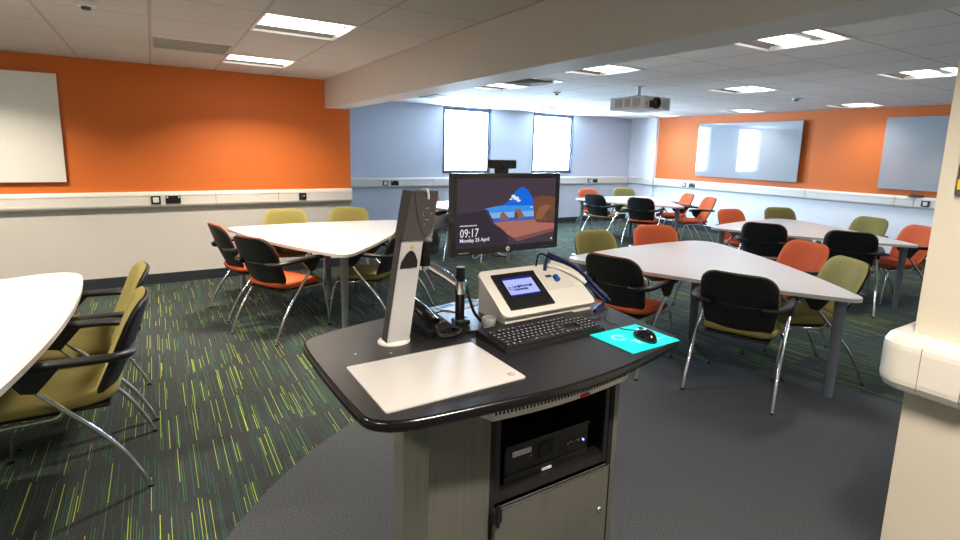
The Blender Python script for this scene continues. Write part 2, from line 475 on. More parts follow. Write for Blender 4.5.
# window wall with openings
W = [(4.815, 5.91), (7.0, 8.133)]; WZ0, WZ1 = 1.135, HC
b = MB()
xs = [EX, W[0][0], W[0][1], W[1][0], W[1][1], BX+.12]
for i in range(5):
    top = WZ0 if i in (1, 3) else HC
    b.box((xs[i], WY, 0), (xs[i+1], WY+.22, top), M['grey_wall'])
struct(b.build('wall_back'))
b = MB(); b.box((LX-.12, NY, 0), (LX, AY, HC), M['white_wall']); struct(b.build('wall_far_left'))
b = MB(); b.box((LX, NY-.12, 0), (BX, NY, HC), M['white_wall']); struct(b.build('wall_front'))
for k, (x0, x1) in enumerate(W):
    t = bpy.data.objects.new('window_%d' % (k+1), None); C.objects.link(t); struct(t); t.location = (x0, WY, WZ0)
    w = x1-x0; h = WZ1-WZ0; f = .055
    b = MB()
    b.box((0, .02, 0), (f, .08, h), M['window_frame']); b.box((w-f, .02, 0), (w, .08, h), M['window_frame'])
    b.box((f, .02, 0), (w-f, .08, f), M['window_frame']); b.box((f, .02, h-.075), (w-f, .08, h), M['window_frame'])
    # reveal lining proud of the wall
    b.box((0, -.015, 0), (.022, .02, h), M['window_frame']); b.box((w-.022, -.015, 0), (w, .02, h), M['window_frame'])
    b.box((.022, -.015, 0), (w-.022, .02, .022), M['window_frame']); b.box((.022, -.015, h-.03), (w-.022, .02, h), M['window_frame'])
    b.build('window_frame', t)
    b = MB(); b.box((f, .045, f), (w-f, .05, h-.075), M['glass']); b.build('pane', t)
    b = MB(); b.box((w-f-.0, .0, .45), (w-f+.02, .02, .56), M['dark_grey']); b.build('window_handle', t)

# baseboards
b = MB(); b.box((LX, AY-.016, 0), (EX+.016, AY, .115), M['skirting'], bev=.004); struct(b.build('baseboard_left'))
b = MB(); b.box((EX+.0, WY-.016, 0), (BX, WY, .115), M['skirting'], bev=.004); struct(b.build('baseboard_back'))
b = MB(); b.box((BX-.016, NY, 0), (BX, 8.33, .115), M['skirting'], bev=.004)
b.box((BX-.066, 8.31, 0), (BX-.05, 8.60, .115), M['skirting']); struct(b.build('baseboard_right'))

# dado trunking : profile depth .058, rounded top and bottom edge
def trunk_profile(d=.058):
    h = T1-T0
    return [(0, 0), (d*.55, 0), (d*.82, .010), (d*.97, .026), (d, .045), (d*.93, .047), (d*.93, h-.047), (d, h-.045), (d*.97, h-.026), (d*.82, h-.008), (d*.55, h), (0, h)]
def trunk(name, p0, p1, nrm, joints=()):
    """runs from p0 to p1 (xy) on a wall whose inward normal is nrm"""
    b = MB(); pr = trunk_profile()
    P0, P1 = Vector(p0), Vector(p1); N = Vector(nrm); n = len(pr)
    vs = [(P0.x+N.x*d, P0.y+N.y*d, T0+z) for d, z in pr]+[(P1.x+N.x*d, P1.y+N.y*d, T0+z) for d, z in pr]
    b.add(vs, [(i, (i+1) % n, (i+1) % n+n, i+n) for i in range(n)]+[list(range(n)), list(range(n, 2*n))], M['trunk'])
    D = (P1-P0).normalized()
    for j in joints:
        q = P0+D*j
        a = q+N*.0555-D*.0015; c = q+N*.0592+D*.0015
        b.box((a.x, a.y, T0+.004), (c.x, c.y, T1-.004), M['gap'])
    for z in (T0+.046, T1-.046):
        a = P0+N*.050; c = P1+N*.0545
        b.box((a.x, a.y, z-.0012), (c.x, c.y, z+.0012), M['gap'])
    return struct(b.build(name))
trunk('trim_2', (LX, AY), (EX+.0, AY), (0, -1), (1.9, 4.2, 4.9))
trunk('trim_3', (EX, WY), (BX-.058, WY), (0, -1), (.25, 2.35, 5.2))
trunk('trim_4', (BX, 8.31), (BX, NY), (-1, 0), (1.1, 3.4, 4.75, 5.0))
trunk('trim_5', (BX-.05, 8.60), (BX-.05, 8.31), (-1, 0))
trunk('trim_6', (BX, WY-.058), (BX, 8.60), (-1, 0))

# ------------------------------------------------------------------ pillar at right with wrapped trunking
PX, PY = 2.035, .622
b = MB(); b.box((PX, -1.4, 0), (PX+.5, PY, HC), M['cream']); struct(b.build('wall_pillar'))
b = MB()
# swept profile round the corner of the pillar, rounded in plan
pr = trunk_profile(.068)
hh = T1-T0
prc = [(0, 0), (.036, 0), (.056, .010), (.066, .030), (.068, .045), (.068, hh-.045), (.066, hh-.030), (.056, hh-.010), (.036, hh), (0, hh)]
def sweep(path, scale=1.0, grow=0.0, pr=pr):
    """path: list of ((x,y),(nx,ny)) base points with outward direction"""
    n = len(pr); h = T1-T0
    vs = []
    for (x, y), (nx, ny) in path:
        for d, z in pr:
            g = grow if d > 0 else 0
            zz = T0+z+(grow*(1 if z > h/2 else -1) if d >= 0 else 0)
            vs.append((x+nx*(d+g), y+ny*(d+g), zz))
    k = len(path)
    fs = [(i*n+j, i*n+(j+1) % n, (i+1)*n+(j+1) % n, (i+1)*n+j) for i in range(k-1) for j in range(n)]
    fs += [list(range(n)), [(k-1)*n+j for j in range(n)]]
    return vs, fs
straight = [((PX, -1.4), (-1, 0)), ((PX, PY-.14), (-1, 0))]
vs, fs = sweep(straight); b.add(vs, fs, M['trunk'])
for z in (T0+.046, T1-.046):
    b.box((PX-.0665, -1.4, z-.0014), (PX-.060, PY-.14, z+.0014), M['gap'])
cover = [((PX, PY-.15), (-1, 0)), ((PX, PY-.045), (-1, 0))]
vs, fs = sweep(cover, grow=.004, pr=prc); b.add(vs, fs, M['trunk'])
corner = [((PX, PY-.05), (-1, 0)), ((PX, PY-.0), (-1, 0))]+[((PX, PY), (-math.cos(a), math.sin(a))) for a in [R(7.5*i) for i in range(1, 12)]]+[((PX, PY), (0, 1)), ((PX+.5, PY), (0, 1))]
vs, fs = sweep(corner, grow=.0045, pr=prc); b.add(vs, fs, M['trunk'], False)
for y in (PY-.15, PY-.048):
    b.box((PX-.0735, y-.0008, T0+.020), (PX-.066, y+.0008, T1-.020), M['gap'])
struct(b.build('trim_7'))
# safety sign on the pillar
t = thing('wall_sign', 'small framed sign with yellow corner on the cream pillar at right edge', 'sign', (PX, .575, 1.52))
b = MB(); b.box((-.022, -.30, 0), (-.002, 0, .42), M['dark_grey'], bev=.002); b.build('frame', t)
b = MB(); b.box((-.024, -.29, .01), (-.0215, -.008, .41), M['white_print']); b.box((-.0246, -.28, .08), (-.0238, -.012, .30), M['orange']); b.build('sign_face', t)
b = MB(); b.box((-.027, -.05, .0), (-.0245, -.004, .03), M['yellow']); b.build('sticker', t)

# ------------------------------------------------------------------ whiteboards
def board(label, axis, lo, hi, z0, z1, turn=0):
    t = thing('whiteboard', label, 'whiteboard', (lo, AY, z0) if axis == 'y' else (BX, lo, z0), 0)
    w = hi-lo; h = z1-z0
    a = MB(); c = MB(); d = MB()
    if axis == 'y':
        a.box((0, -.040, 0), (w, -.028, h), M['board_left'], bev=.002)
        for x in (.12, w-.16):
            for z in (.1, h-.14): d.box((x, -.028, z), (x+.04, 0, z+.04), M['board_edge'])
    else:
        a.box((-.040, 0, 0), (-.028, w, h), M['board'], bev=.002)
        for x in (.12, w-.16):
            for z in (.1, h-.14): d.box((-.028, x, z), (0, x+.04, z+.04), M['board_edge'])
    ws = a.build('writing_surface', t); d.build('standoff', t)
    if turn:      # writing surface turned slightly to steer the window reflections into place
        piv = Matrix.Translation((-.034, w/2, 0)); ws.matrix_local = piv @ Matrix.Rotation(R(turn), 4, 'Z') @ piv.inverted() @ Matrix.Translation((-.014, 0, 0))
board('white glass board on the left orange wall at the left edge', 'y', -2.75, -.772, 1.17, 2.25)
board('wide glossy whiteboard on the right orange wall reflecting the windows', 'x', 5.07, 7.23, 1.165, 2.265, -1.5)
board('grey white board on the right orange wall beside the cream pillar', 'x', 1.60, 3.82, 1.15, 2.27)

# ------------------------------------------------------------------ sockets on the trunking
def socket(label, pos, nrm, w, kind):
    """pos = centre on trunk front; nrm inward"""
    rz = 0 if nrm[1] < 0 else -PI/2
    t = thing({'switch': 'wall_socket', 'double': 'wall_socket', 'data': 'data_socket'}[kind], label, 'socket', pos, rz, 'sockets on the wall trunking')
    b = MB(); b.box((-w/2, -.010, -.045), (w/2, .006, .045), M['black'], bev=.003); b.build('face_plate', t)
    if kind == 'switch':
        b = MB(); b.box((-.028, -.014, -.028), (.028, -.009, .028), M['white_plastic'], bev=.002); b.box((-.027, -.0145, -.001), (.027, -.0135, .001), M['gap']); b.build('insert', t)
    elif kind == 'double':
        for x in (-w*.38, w*.38):
            b = MB(); b.box((x-.007, -.014, .018), (x+.007, -.009, .036), M['white_plastic']); b.build('rocker_switch', t)
        for x in (-w*.22, w*.22):
            b = MB()
            b.box((x-.003, -.0108, .004), (x+.003, -.0100, .018), M['void']); b.box((x-.014, -.0108, -.018), (x-.006, -.0100, -.013), M['void']); b.box((x+.006, -.0108, -.018), (x+.014, -.0100, -.013), M['void'])
            b.build('socket_holes', t)
    else:
        b = MB(); b.box((-.022, -.013, -.012), (.0, -.009, .014), M['dark_grey']); b.box((.008, -.013, .0), (.02, -.009, .016), M['white_plastic']); b.build('data_port', t)
    return t
SZ = .964
socket('square black data socket with white insert on the left wall trunking', (0.0, AY-.058, SZ), (0, -1), .09, 'switch')
socket('wide black double socket on the left wall trunking beside the white insert', (.167, AY-.058, SZ), (0, -1), .148, 'double')
socket('black data socket on the left wall trunking behind the olive chairs', (1.59, AY-.058, SZ), (0, -1), .09, 'data')
socket('square data socket with white insert on the grey wall behind the visualiser', (3.60, WY-.058, SZ-.006), (0, -1), .09, 'switch')
socket('wide black double socket on the grey wall left of the monitor', (3.79, WY-.058, SZ-.006), (0, -1), .148, 'double')
socket('square data socket with white insert under the right window', (8.66, WY-.058, SZ-.008), (0, -1), .09, 'switch')
socket('black double socket near the far corner of the window wall', (8.85, WY-.058, SZ-.008), (0, -1), .148, 'double')
socket('square data socket with white insert under the right orange wall near the corner', (BX-.058, 7.46, SZ-.008), (-1, 0), .09, 'switch')
socket('black double socket under the right orange wall near the corner', (BX-.058, 7.26, SZ-.008), (-1, 0), .148, 'double')
socket('square socket with pale insert beside the cream pillar on the right trunking', (BX-.058, 3.16, SZ-.004), (-1, 0), .10, 'switch')
b = MB(); b.prism([(-.045, -.09), (.045, -.09), (.045, .09), (-.045, .09)], 0, .018, M['dark_grey']); b.prism([(-.03, -.07), (.03, -.07), (.03, .07), (-.03, .07)], .018, .034, M['dark_grey'])
o = b.build('board_eraser', None, (BX-.048+.018, 3.30, T1)); tag(o, 'dark grey board eraser lying on top of the right wall trunking', 'eraser')

# ------------------------------------------------------------------ ceiling fittings
t = thing('ceiling_vent', 'long grey slotted air vent in the left ceiling beside the orange wall', 'vent', (.06, 5.14, HC))
b = MB(); b.box((0, 0, -.006), (.58, .50, .0), M['gap_grey']); b.build('backing', t)
b = MB()
for i in range(1, 12): b.box((.012, .04*i, -.009), (.568, .04*i+.010, -.006), M['gap_grey'])
b.build('slat', t)
def diffuser(loc, s, label):
    t = thing('ceiling_vent', label, 'vent', loc)
    b = MB(); b.box((-s, -s, -.008), (s, -s+.03, 0), M['trunk']); b.box((-s, s-.03, -.008), (s, s, 0), M['trunk']); b.box((-s, -s+.03, -.008), (-s+.03, s-.03, 0), M['trunk']); b.box((s-.03, -s+.03, -.008), (s, s-.03, 0), M['trunk']); b.build('frame', t)
    b = MB(); b.box((-s+.03, -s+.03, -.002), (s-.03, s-.03, 0), M['void']); b.build('backing', t)
    b = MB()
    for k in range(4):
        Tm = Matrix.Rotation(k*PI/2, 4, 'Z')
        for i in range(5):
            a = .04+i*(s-.09)/5
            b.add([(-a, a, -.004), (a, a, -.004), (a+.022, a+.022, -.022), (-a-.022, a+.022, -.022)], [(0, 1, 2, 3)], M['trunk'], T=Tm)
    b.build('vane', t)
diffuser((3.89, 5.22, HC), .29, 'square louvred air diffuser between two lights above the monitor')
t = thing('ceiling_vent', 'narrow slot air vent in the ceiling above the grey wall', 'vent', (3.85, 7.7, HC))
b = MB(); b.box((-.10, -.3, -.008), (.10, .3, 0), M['dark_grey'], bev=.002); b.build('backing', t)
b = MB()
for i in range(4): b.box((-.085+i*.047, -.28, -.012), (-.067+i*.047, .28, -.008), M['trunk'])
b.build('slat', t)
def detector(loc, label):
    t = thing('smoke_detector', label, 'detector', loc)
    b = MB(); b.lathe([(.055, 0), (.055, -.012), (.048, -.02), (.03, -.022)], M['trunk']); b.build('base', t)
    b = MB(); b.lathe([(.026, -.021), (.026, -.034), (.018, -.04)], M['dark_grey']); b.build('sensor', t)
detector((-.29, 4.17, HC), 'round smoke detector in the ceiling at upper left')
detector((7.75, 4.10, HC), 'small ceiling sensor between lights near the right wall')
detector((4.9, 5.9, HC), 'small ceiling sensor left of the projector')

# projector
t = thing('projector', 'grey white projector hanging from the ceiling mount', 'projector', (4.93, 4.35, 2.130))
b = MB(); b.box((0, 0, 0), (.48, .54, .152), M['projector'], bev=.014); b.build('body', t)
b = MB()
for y0, y1 in ((.06, .17), (.21, .29), (.335, .44)):
    b.box((-.004, y0, .03), (.003, y1, .125), M['grille'])
    k = 0
    while y0+.012+k*.018 < y1-.006:
        b.box((-.006, y0+.010+k*.018, .034), (-.0035, y0+.016+k*.018, .121), M['projector']); k += 1
b.build('side_grille', t)
b = MB(); b.box((.335, -.004, .03), (.435, .003, .125), M['grille'])
for k in range(5): b.box((.342+k*.019, -.006, .034), (.349+k*.019, -.0035, .121), M['projector'])
b.build('front_grille', t)
b = MB(); Tm = Matrix.Translation((.215, 0, .078)) @ Matrix.Rotation(PI/2, 4, 'X')
b.lathe([(.068, -.004), (.068, .022), (.060, .030), (.050, .030), (.046, .012)], M['gloss_black'], Tm, 20)
b.box((.10, -.018, .02), (.20, .002, .10), M['gloss_black'], bev=.006)
b.build('lens', t)
b = MB(); b.box((.03, -.003, .05), (.07, .001, .085), M['yellow']); b.build('label_sticker', t)
b = MB()
b.box((.20, .25, .155), (.36, .41, .163), M['dark_grey'])
b.tube([(.28, .33, .16), (.28, .33, HC-2.128)], .022, M['alu'])
for sx, sy in ((.06, .12), (.46, .12), (.10, .46), (.42, .46)): b.tube([(.28, .33, .19), (sx, sy, .153)], .008, M['dark_grey'])
b.lathe([(.06, HC-2.128-.012), (.06, HC-2.128)], M['trunk'], Matrix.Translation((.28, .33, 0)))
b.build('ceiling_mount', t)

# ------------------------------------------------------------------ tables
TC = Vector((3.867, 2.7))
VT = [(2.9, 3.28), (3.82, 1.40), (4.93, 3.40)]
def rounded(verts, sag, rad):
    n = len(verts); V = [Vector(v)-TC for v in verts]; sides = []
    for i in range(n):
        a, c = V[i], V[(i+1) % n]; d = c-a; L = d.length; d.normalize()
        nrm = Vector((d.y, -d.x))          # outward for ccw
        pts = []
        for k in range(0, 41):
            t = k/40; s = t*L
            if s < rad[i] or s > L-rad[(i+1) % n]: continue
            pts.append(a+d*s+nrm*(4*sag*t*(1-t)))
        sides.append(pts)
    out = []
    for i in range(n):
        out += sides[i]
        p = sides[i][-1]; q = sides[(i+1) % n][0]; v = V[(i+1) % n]
        # control pushed outwards with the bowed sides
        v2 = v+v.normalized()*.03
        for k in range(1, 10):
            t = k/10; out.append(p*(1-t)**2+v2*2*t*(1-t)+q*t*t)
    return [(p.x, p.y) for p in out]
OUT = rounded(VT, .10, [.12, .12, .30])
def make_table():
    t = thing('meeting_table', '', 'table')
    b = MB(); b.prism(OUT, .694, .720, M['tabletop'], mside=M['tabledge'], smooth=True); b.build('tabletop', t)
    for v in list(VT)+[(3.867, 2.7)]:
        p = Vector(v)-TC; d = p.length
        if d > .1: p = p*((d-(.17 if v[0] < 4.5 else .85))/d)
        b = MB(); b.lathe([(.022, 0), (.025, .012), (.036, .67), (.05, .685), (.05, .6935)], M['legpaint'], Matrix.Translation((p.x, p.y, 0)), 20)
        b.build('leg', t)
    b = MB()
    for i in range(3):
        p = Vector(VT[i])-TC; p = p*((p.length-.2)/p.length)
        b.tube([(0, 0, .688), (p.x, p.y, .688)], .016, M['legpaint'], n=8, flat=(.02, .0055))
    b.build('support_rail', t)
    return t
TABLES = [
 ((3.865, 2.70), -.8, 'white meeting table nearest the lectern, right of the monitor, with six chairs'),
 ((6.83, 3.42), 1.4, 'white meeting table at far right beneath the right wall whiteboards'),
 ((7.81, 6.99), -3.5, 'white meeting table farthest away near the window wall corner'),
 ((1.50, 5.41), -6.8, 'white meeting table in front of the left orange wall and white low wall'),
 ((-1.10, 3.35), 27, 'large white meeting table cut off by the left edge of the picture'),
 ((4.33, 7.22), 0, 'white meeting table mostly hidden behind the monitor'),
]
proto = make_table()
for i, (p, a, lab) in enumerate(TABLES):
    if i == 0: proto.location = (p[0], p[1], 0); proto.rotation_euler.z = R(a); proto['label'] = lab; proto['group'] = 'white rounded triangular meeting tables'
    else: dup(proto, (p[0], p[1], 0), R(a), lab, 'white rounded triangular meeting tables')

# ------------------------------------------------------------------ chairs
# local frame: +y forward, +x to the sitter's right, seat centre above the origin
def back_surface(zlo, zhi, wid, rad_t, rad_b, grow=0.0, nx=10, nz=14):
    rows = []
    zlo -= grow; zhi += grow
    h = zhi-zlo
    for j in range(nz+1):
        t = .5-.5*math.cos(PI*j/nz); z = zlo+h*t
        w = wid+grow
        # narrower at the bottom, fullest two thirds up, drawn in a little at the top
        w *= .88+.12*math.sin(min(1, t*1.5)*PI/2)-.05*max(0, t-.6)/.4
        dt = zhi-z; db = z-zlo
        if dt < rad_t: w -= rad_t-math.sqrt(max(0, rad_t**2-(rad_t-dt)**2))
        if db < rad_b: w -= rad_b-math.sqrt(max(0, rad_b**2-(rad_b-db)**2))
        row = []
        for i in range(nx+1):
            u = -1+2*i/nx; x = u*w
            # reclined, with the lower part curving forward
            s = (z-.45)/.42
            y = -.200-.155*s-.012*math.sin(PI*min(1, max(0, s)))+.068*(x/.22)**2*(.55+.45*(1-s))
            row.append((x, y, z))
        rows.append(row)
    return rows
def slab(b, rows, t0, t1, m, crown=0.0):
    """closed slab between offsets t0 (rear) and t1 (front)"""
    nz = len(rows); nx = len(rows[0]); vs = []
    for off, fr in ((t0, 0), (t1, 1)):
        for j, row in enumerate(rows):
            for i, (x, y, z) in enumerate(row):
                e = 1.0
                if fr and crown:
                    u = abs(-1+2*i/(nx-1)); v = abs(-1+2*j/(nz-1))
                    e = (1-u**6)*(1-v**8)
                vs.append((x, y+off*e if fr and crown else y+off, z))
    N = nz*nx; fs = []
    for j in range(nz-1):
        for i in range(nx-1):
            a = j*nx+i
            fs.append((a, a+1, a+nx+1, a+nx)); fs.append((N+a, N+a+nx, N+a+nx+1, N+a+1))
    ring = [i for i in range(nx)]+[j*nx+nx-1 for j in range(1, nz)]+[(nz-1)*nx+i for i in range(nx-2, -1, -1)]+[j*nx for j in range(nz-2, 0, -1)]
    for k in range(len(ring)):
        a, c = ring[k], ring[(k+1) % len(ring)]
        fs.append((a, c, N+c, N+a))
    b.add(vs, fs, m, True)
def make_chair(fab):
    t = thing('meeting_chair', '', 'chair')
    fm = M[fab]
    # seat
    b = MB(); rows = []
    n = 14; ws, y0, y1 = .235, -.235, .245
    vs = []; fs = []
    for k, (sh, z) in enumerate(((.030, .418), (.006, .428), (0, .446), (.006, .460), (.03, .470), (.10, .474))):
        for j in range(n+1):
            for side in (0,):
                pass
        ring = []
        for q in range(40):
            a = 2*PI*q/40; ca, sa = math.cos(a), math.sin(a)
            ex = .36
            x = (ws-sh)*math.copysign(abs(ca)**ex, ca); y = (y0+y1)/2+((y1-y0)/2-sh)*math.copysign(abs(sa)**ex, sa)
            x *= 1-.08*(-y/.25 if y < 0 else 0)
            drop = -.020*max(0, (y-.12)/.12)**2 - .006*math.cos(min(1, abs(x)/.2)*PI/2)*(1 if z > .45 else 0) + (.012*max(0, (-y-.10)/.13))
            ring.append((x, y, z+drop))
        vs += ring
    for k in range(5):
        for q in range(40):
            r = (q+1) % 40; fs.append((k*40+q, k*40+r, (k+1)*40+r, (k+1)*40+q))
    fs.append([5*40+q for q in range(40)]); fs.append([q for q in range(39, -1, -1)])
    b.add(vs, fs, fm, True); seat = b.build('seat', t)
    b = MB(); b.box((-.20, -.20, .398), (.20, .20, .4178), M['shell'], bev=.008); b.build('seat_pan', seat)
    # backrest: padded front, black rear shell
    rows = back_surface(.458, .870, .240, .095, .05)
    b = MB(); slab(b, rows, 0.0, .040, fm, crown=1); back = b.build('backrest', t)
    rows = back_surface(.450, .862, .234, .090, .05)
    b = MB(); slab(b, rows, -.020, -.0005, M['shell'])
    rib = [(-.215, -.258, .655), (-.10, -.290, .645), (0, -.302, .642), (.10, -.290, .645), (.215, -.258, .655)]
    b.tube(smooth_path(rib, 3), .006, M['shell'], n=8)
    b.build('back_shell', back)
    for s in (-1, 1):
        b = MB()
        path = smooth_path([(s*.150, -.290, .645), (s*.222, -.282, .648), (s*.268, -.232, .654), (s*.282, -.15, .660), (s*.282, -.02, .664), (s*.280, .10, .662), (s*.272, .175, .650)], 4)
        b.tube(path, .02, M['black'], n=12, flat=(.028, .020))
        # bracket down to the tube
        b.add([(s*.262, -.060, .660), (s*.262, .150, .655), (s*.260, .088, .555), (s*.260, .038, .545),
               (s*.288, -.060, .660), (s*.288, .150, .655), (s*.286, .088, .555), (s*.286, .038, .545)],
              [(0, 1, 2, 3), (4, 7, 6, 5), (0, 4, 5, 1), (1, 5, 6, 2), (2, 6, 7, 3), (3, 7, 4, 0)], M['black'])
        b.build('armrest', t)
        b = MB()
        b.tube(smooth_path([(s*.272, .062, .575), (s*.272, .02, .525), (s*.271, -.045, .45), (s*.271, -.145, .335), (s*.272, -.235, .215), (s*.274, -.30, .09), (s*.275, -.335, .004)], 4), .0115, M['chrome'], n=12)
        b.lathe([(.014, 0), (.014, .012)], M['black'], Matrix.Translation((s*.275, -.335, 0)), 12)
        b.build('leg', t)
        b = MB()
        b.tube(smooth_path([(s*.262, -.045, .445), (s*.250, -.02, .412), (s*.238, .05, .402), (s*.235, .14, .398), (s*.236, .205, .385), (s*.240, .238, .30), (s*.246, .262, .14), (s*.25, .275, .004)], 4), .010, M['chrome'], n=12)
        b.lathe([(.0135, 0), (.0135, .012)], M['black'], Matrix.Translation((s*.25, .275, 0)), 12)
        b.build('leg', t)
    return t
CH = [
 # near right table
 ('olive', 3.50, 3.30, -97, 'olive chair behind the left tip of the nearest right table, facing the lectern', 'nr'),
 ('orange', 4.27, 3.35, -118, 'orange chair behind the nearest right table, facing the lectern', 'nr'),
 ('orange', 3.11, 2.74, 13, 'black backed orange chair behind the control box and blue cables', 'nr'),
 ('olive', 3.43, 2.00, 21, 'black backed olive chair nearest the mouse mat, seen from behind', 'nr'),
 ('orange', 4.58, 2.42, 163, 'orange chair at the right side of the nearest right table', 'nr'),
 ('olive', 4.10, 1.955, 146, 'olive chair by the right leg of the nearest right table', 'nr'),
 # far right table
 ('orange', 6.78, 4.04, -102, 'orange chair at the left end of the table under the glossy whiteboard', 'fr'),
 ('olive', 7.70, 3.94, -119, 'olive chair against the right wall below the glossy whiteboard', 'fr'),
 ('orange', 6.14, 3.40, 22, 'black backed chair at the left of the far right table', 'fr'),
 ('olive', 6.39, 2.64, 25, 'black backed olive chair between the far right table and the nearest right table', 'fr'),
 ('olive', 7.52, 3.10, 163, 'olive chair below the grey white board beside the pillar', 'fr'),
 ('orange', 7.14, 2.50, 151, 'orange chair partly hidden by the cream pillar', 'fr'),
 # corner table
 ('orange', 7.47, 7.62, -99, 'orange chair at the left end of the corner table by the right window', 'co'),
 ('olive', 7.07, 6.99, 8, 'black backed olive chair at the left of the corner table', 'co'),
 ('olive', 8.43, 7.68, -121, 'small looking olive chair in the far corner of the room', 'co'),
 ('orange', 7.32, 6.25, 24, 'black backed orange chair on the near side of the corner table', 'co'),
 ('orange', 8.50, 6.61, 152, 'orange chair at the right of the corner table, farther of the pair', 'co'),
 ('orange', 8.14, 5.90, 151, 'orange chair at the right of the corner table, nearer of the pair', 'co'),
 # left table by orange wall
 ('orange', .77, 5.40, 11, 'black backed orange chair farthest left by the white wall, partly behind its neighbour', 'ow'),
 ('orange', .91, 4.66, 29, 'black backed orange chair left of the table, nearer of the pair', 'ow'),
 ('olive', 1.20, 6.01, -103, 'olive chair behind the left table, directly below the data socket', 'ow'),
 ('olive', 1.89, 5.97, -112, 'olive chair behind the left table, nearer the grey wall', 'ow'),
 ('olive', 2.20, 5.08, 152, 'olive chair behind the visualiser, farther along the left table', 'ow'),
 ('olive', 1.65, 4.63, 141, 'olive chair just left of the visualiser, facing the orange chairs', 'ow'),
 # table at left edge
 ('olive', -.43, 2.99, 178, 'large olive chair in the left foreground, nearest the camera', 'le'),
 ('olive', -.43, 3.64, 184, 'olive chair in the left foreground, behind the nearest one', 'le'),
 ('orange', -1.92, 4.55, -60, 'orange chair beyond the left edge, its back tip just showing over the table', 'le'),
 # hidden table
 ('orange', 3.95, 7.86, -95, 'orange chair hidden behind the monitor, below the left window', 'hi'),
 ('orange', 3.56, 7.26, 12, 'black backed chair between the visualiser and the monitor', 'hi'),
 ('olive', 3.90, 6.60, 48, 'chair hidden by the monitor, only its chrome feet showing beneath it', 'hi'),
 ('orange', 5.00, 6.98, 160, 'chair hidden by the monitor, on the right side of the hidden table', 'hi'),
]
GR = {'nr': 'chairs around the nearest right table', 'fr': 'chairs around the far right table', 'co': 'chairs around the corner table',
      'ow': 'chairs around the table by the orange wall', 'le': 'chairs at the left edge table', 'hi': 'chairs at the table behind the monitor'}
protos = {}
for fab, x, y, a, lab, g in CH:
    rz = R(a)-PI/2
    if fab not in protos:
        p = make_chair(fab); protos[fab] = p
        p.location = (x, y, 0); p.rotation_euler.z = rz; p['label'] = lab; p['group'] = GR[g]
    else: dup(protos[fab], (x, y, 0), rz, lab, GR[g])

# ------------------------------------------------------------------ lectern
LZ = .96
t = thing('lectern', 'steel lectern cabinet with wide black rounded worktop in the foreground', 'lectern', (.95, 1.45, 0))
OX, OY = .95, 1.45
def P(x, y, z): return (x-OX, y-OY, z)
outl = smooth_path([(x-OX, y-OY, 0) for x, y in [(.434, 1.078), (.50, 1.058), (.665, 1.040), (.918, 1.020), (1.16, 1.034), (1.38, 1.075), (1.50, 1.105), (1.55, 1.135), (1.568, 1.20), (1.58, 1.31), (1.60, 1.45), (1.62, 1.62), (1.61, 1.75), (1.54, 1.83), (1.30, 1.87), (1.0, 1.87), (.75, 1.83), (.55, 1.785), (.45, 1.75), (.392, 1.715), (.372, 1.64), (.372, 1.40), (.380, 1.20), (.392, 1.12), (.434, 1.078)]], 4)[:-1]
pts = [(p.x, p.y) for p in outl]
# rounded edge worktop: stacked rings
b = MB(); n = len(pts)
def ring_in(pts, d):
    out = []
    for i in range(len(pts)):
        a = Vector(pts[i-1]); c = Vector(pts[(i+1) % len(pts)]); t_ = (c-a).normalized(); nn = Vector((-t_.y, t_.x))
        out.append((pts[i][0]+nn.x*d, pts[i][1]+nn.y*d))
    return out
prof = [(.016, .929), (.007, .930), (.002, .935), (0, .944), (.002, .953), (.006, .958), (.011, .960)]
vs = []
for d, z in prof: vs += [(x, y, z) for x, y in ring_in(pts, d)]
fs = [(k*n+i, k*n+(i+1) % n, (k+1)*n+(i+1) % n, (k+1)*n+i) for k in range(len(prof)-1) for i in range(n)]
b.add(vs, fs, M['gloss_black'], True)
b.add(vs, [list(range(n-1, -1, -1))], M['lectop']); b.add(vs, [[(len(prof)-1)*n+i for i in range(n)]], M['lectop'])
wt = b.build('worktop', t)
# cabinet carcass
FX0, FX1, FY, BY = .560, 1.40, 1.20, 1.78
b = MB()
S = M['steel']
def wallp(x0, y0, x1, y1, z0, z1, th=.02):
    """vertical panel between two plan points"""
    a = Vector((x0-OX, y0-OY)); c = Vector((x1-OX, y1-OY)); d = (c-a).normalized(); nn = Vector((-d.y, d.x))*th
    q = [a, c, c+nn, a+nn]
    return [(v.x, v.y) for v in q], z0, z1
for seg in ((FX0, 1.285, .600, FY, 0.03, .922), (.600, FY, .805, FY, .03, .922)):
    p_, z0, z1 = wallp(*seg); b.prism(p_, z0, z1, S)
p_, z0, z1 = wallp(.72, 1.74, FX0, 1.285, .03, .922); b.prism(p_, z0, z1, S)
p_, z0, z1 = wallp(FX1, 1.27, 1.36, 1.74, .03, .922); b.prism(p_, z0, z1, S)
p_, z0, z1 = wallp(1.325, FY, 1.345, FY, .03, .922); b.prism(p_, z0, z1, S)
p_, z0, z1 = wallp(1.345, FY, FX1, 1.27, .03, .922); b.prism(p_, z0, z1, S)
p_, z0, z1 = wallp(1.36, 1.74, .72, 1.74, .03, .922); b.prism(p_, z0, z1, S)
b.box(P(.70, FY+.03, 0), P(1.33, 1.70, .03), M['black'])
cab = b.build('cabinet', t)
b = MB()   # dark interior
b.box(P(.805, FY+.001, .05), P(.825, FY+.50, .92), M['void']); b.box(P(1.305, FY+.001, .05), P(1.325, FY+.50, .92), M['void'])
b.box(P(.825, FY+.48, .05), P(1.305, FY+.50, .92), M['void']); b.box(P(.825, FY+.02, .505), P(1.305, FY+.48, .52), M['void'])
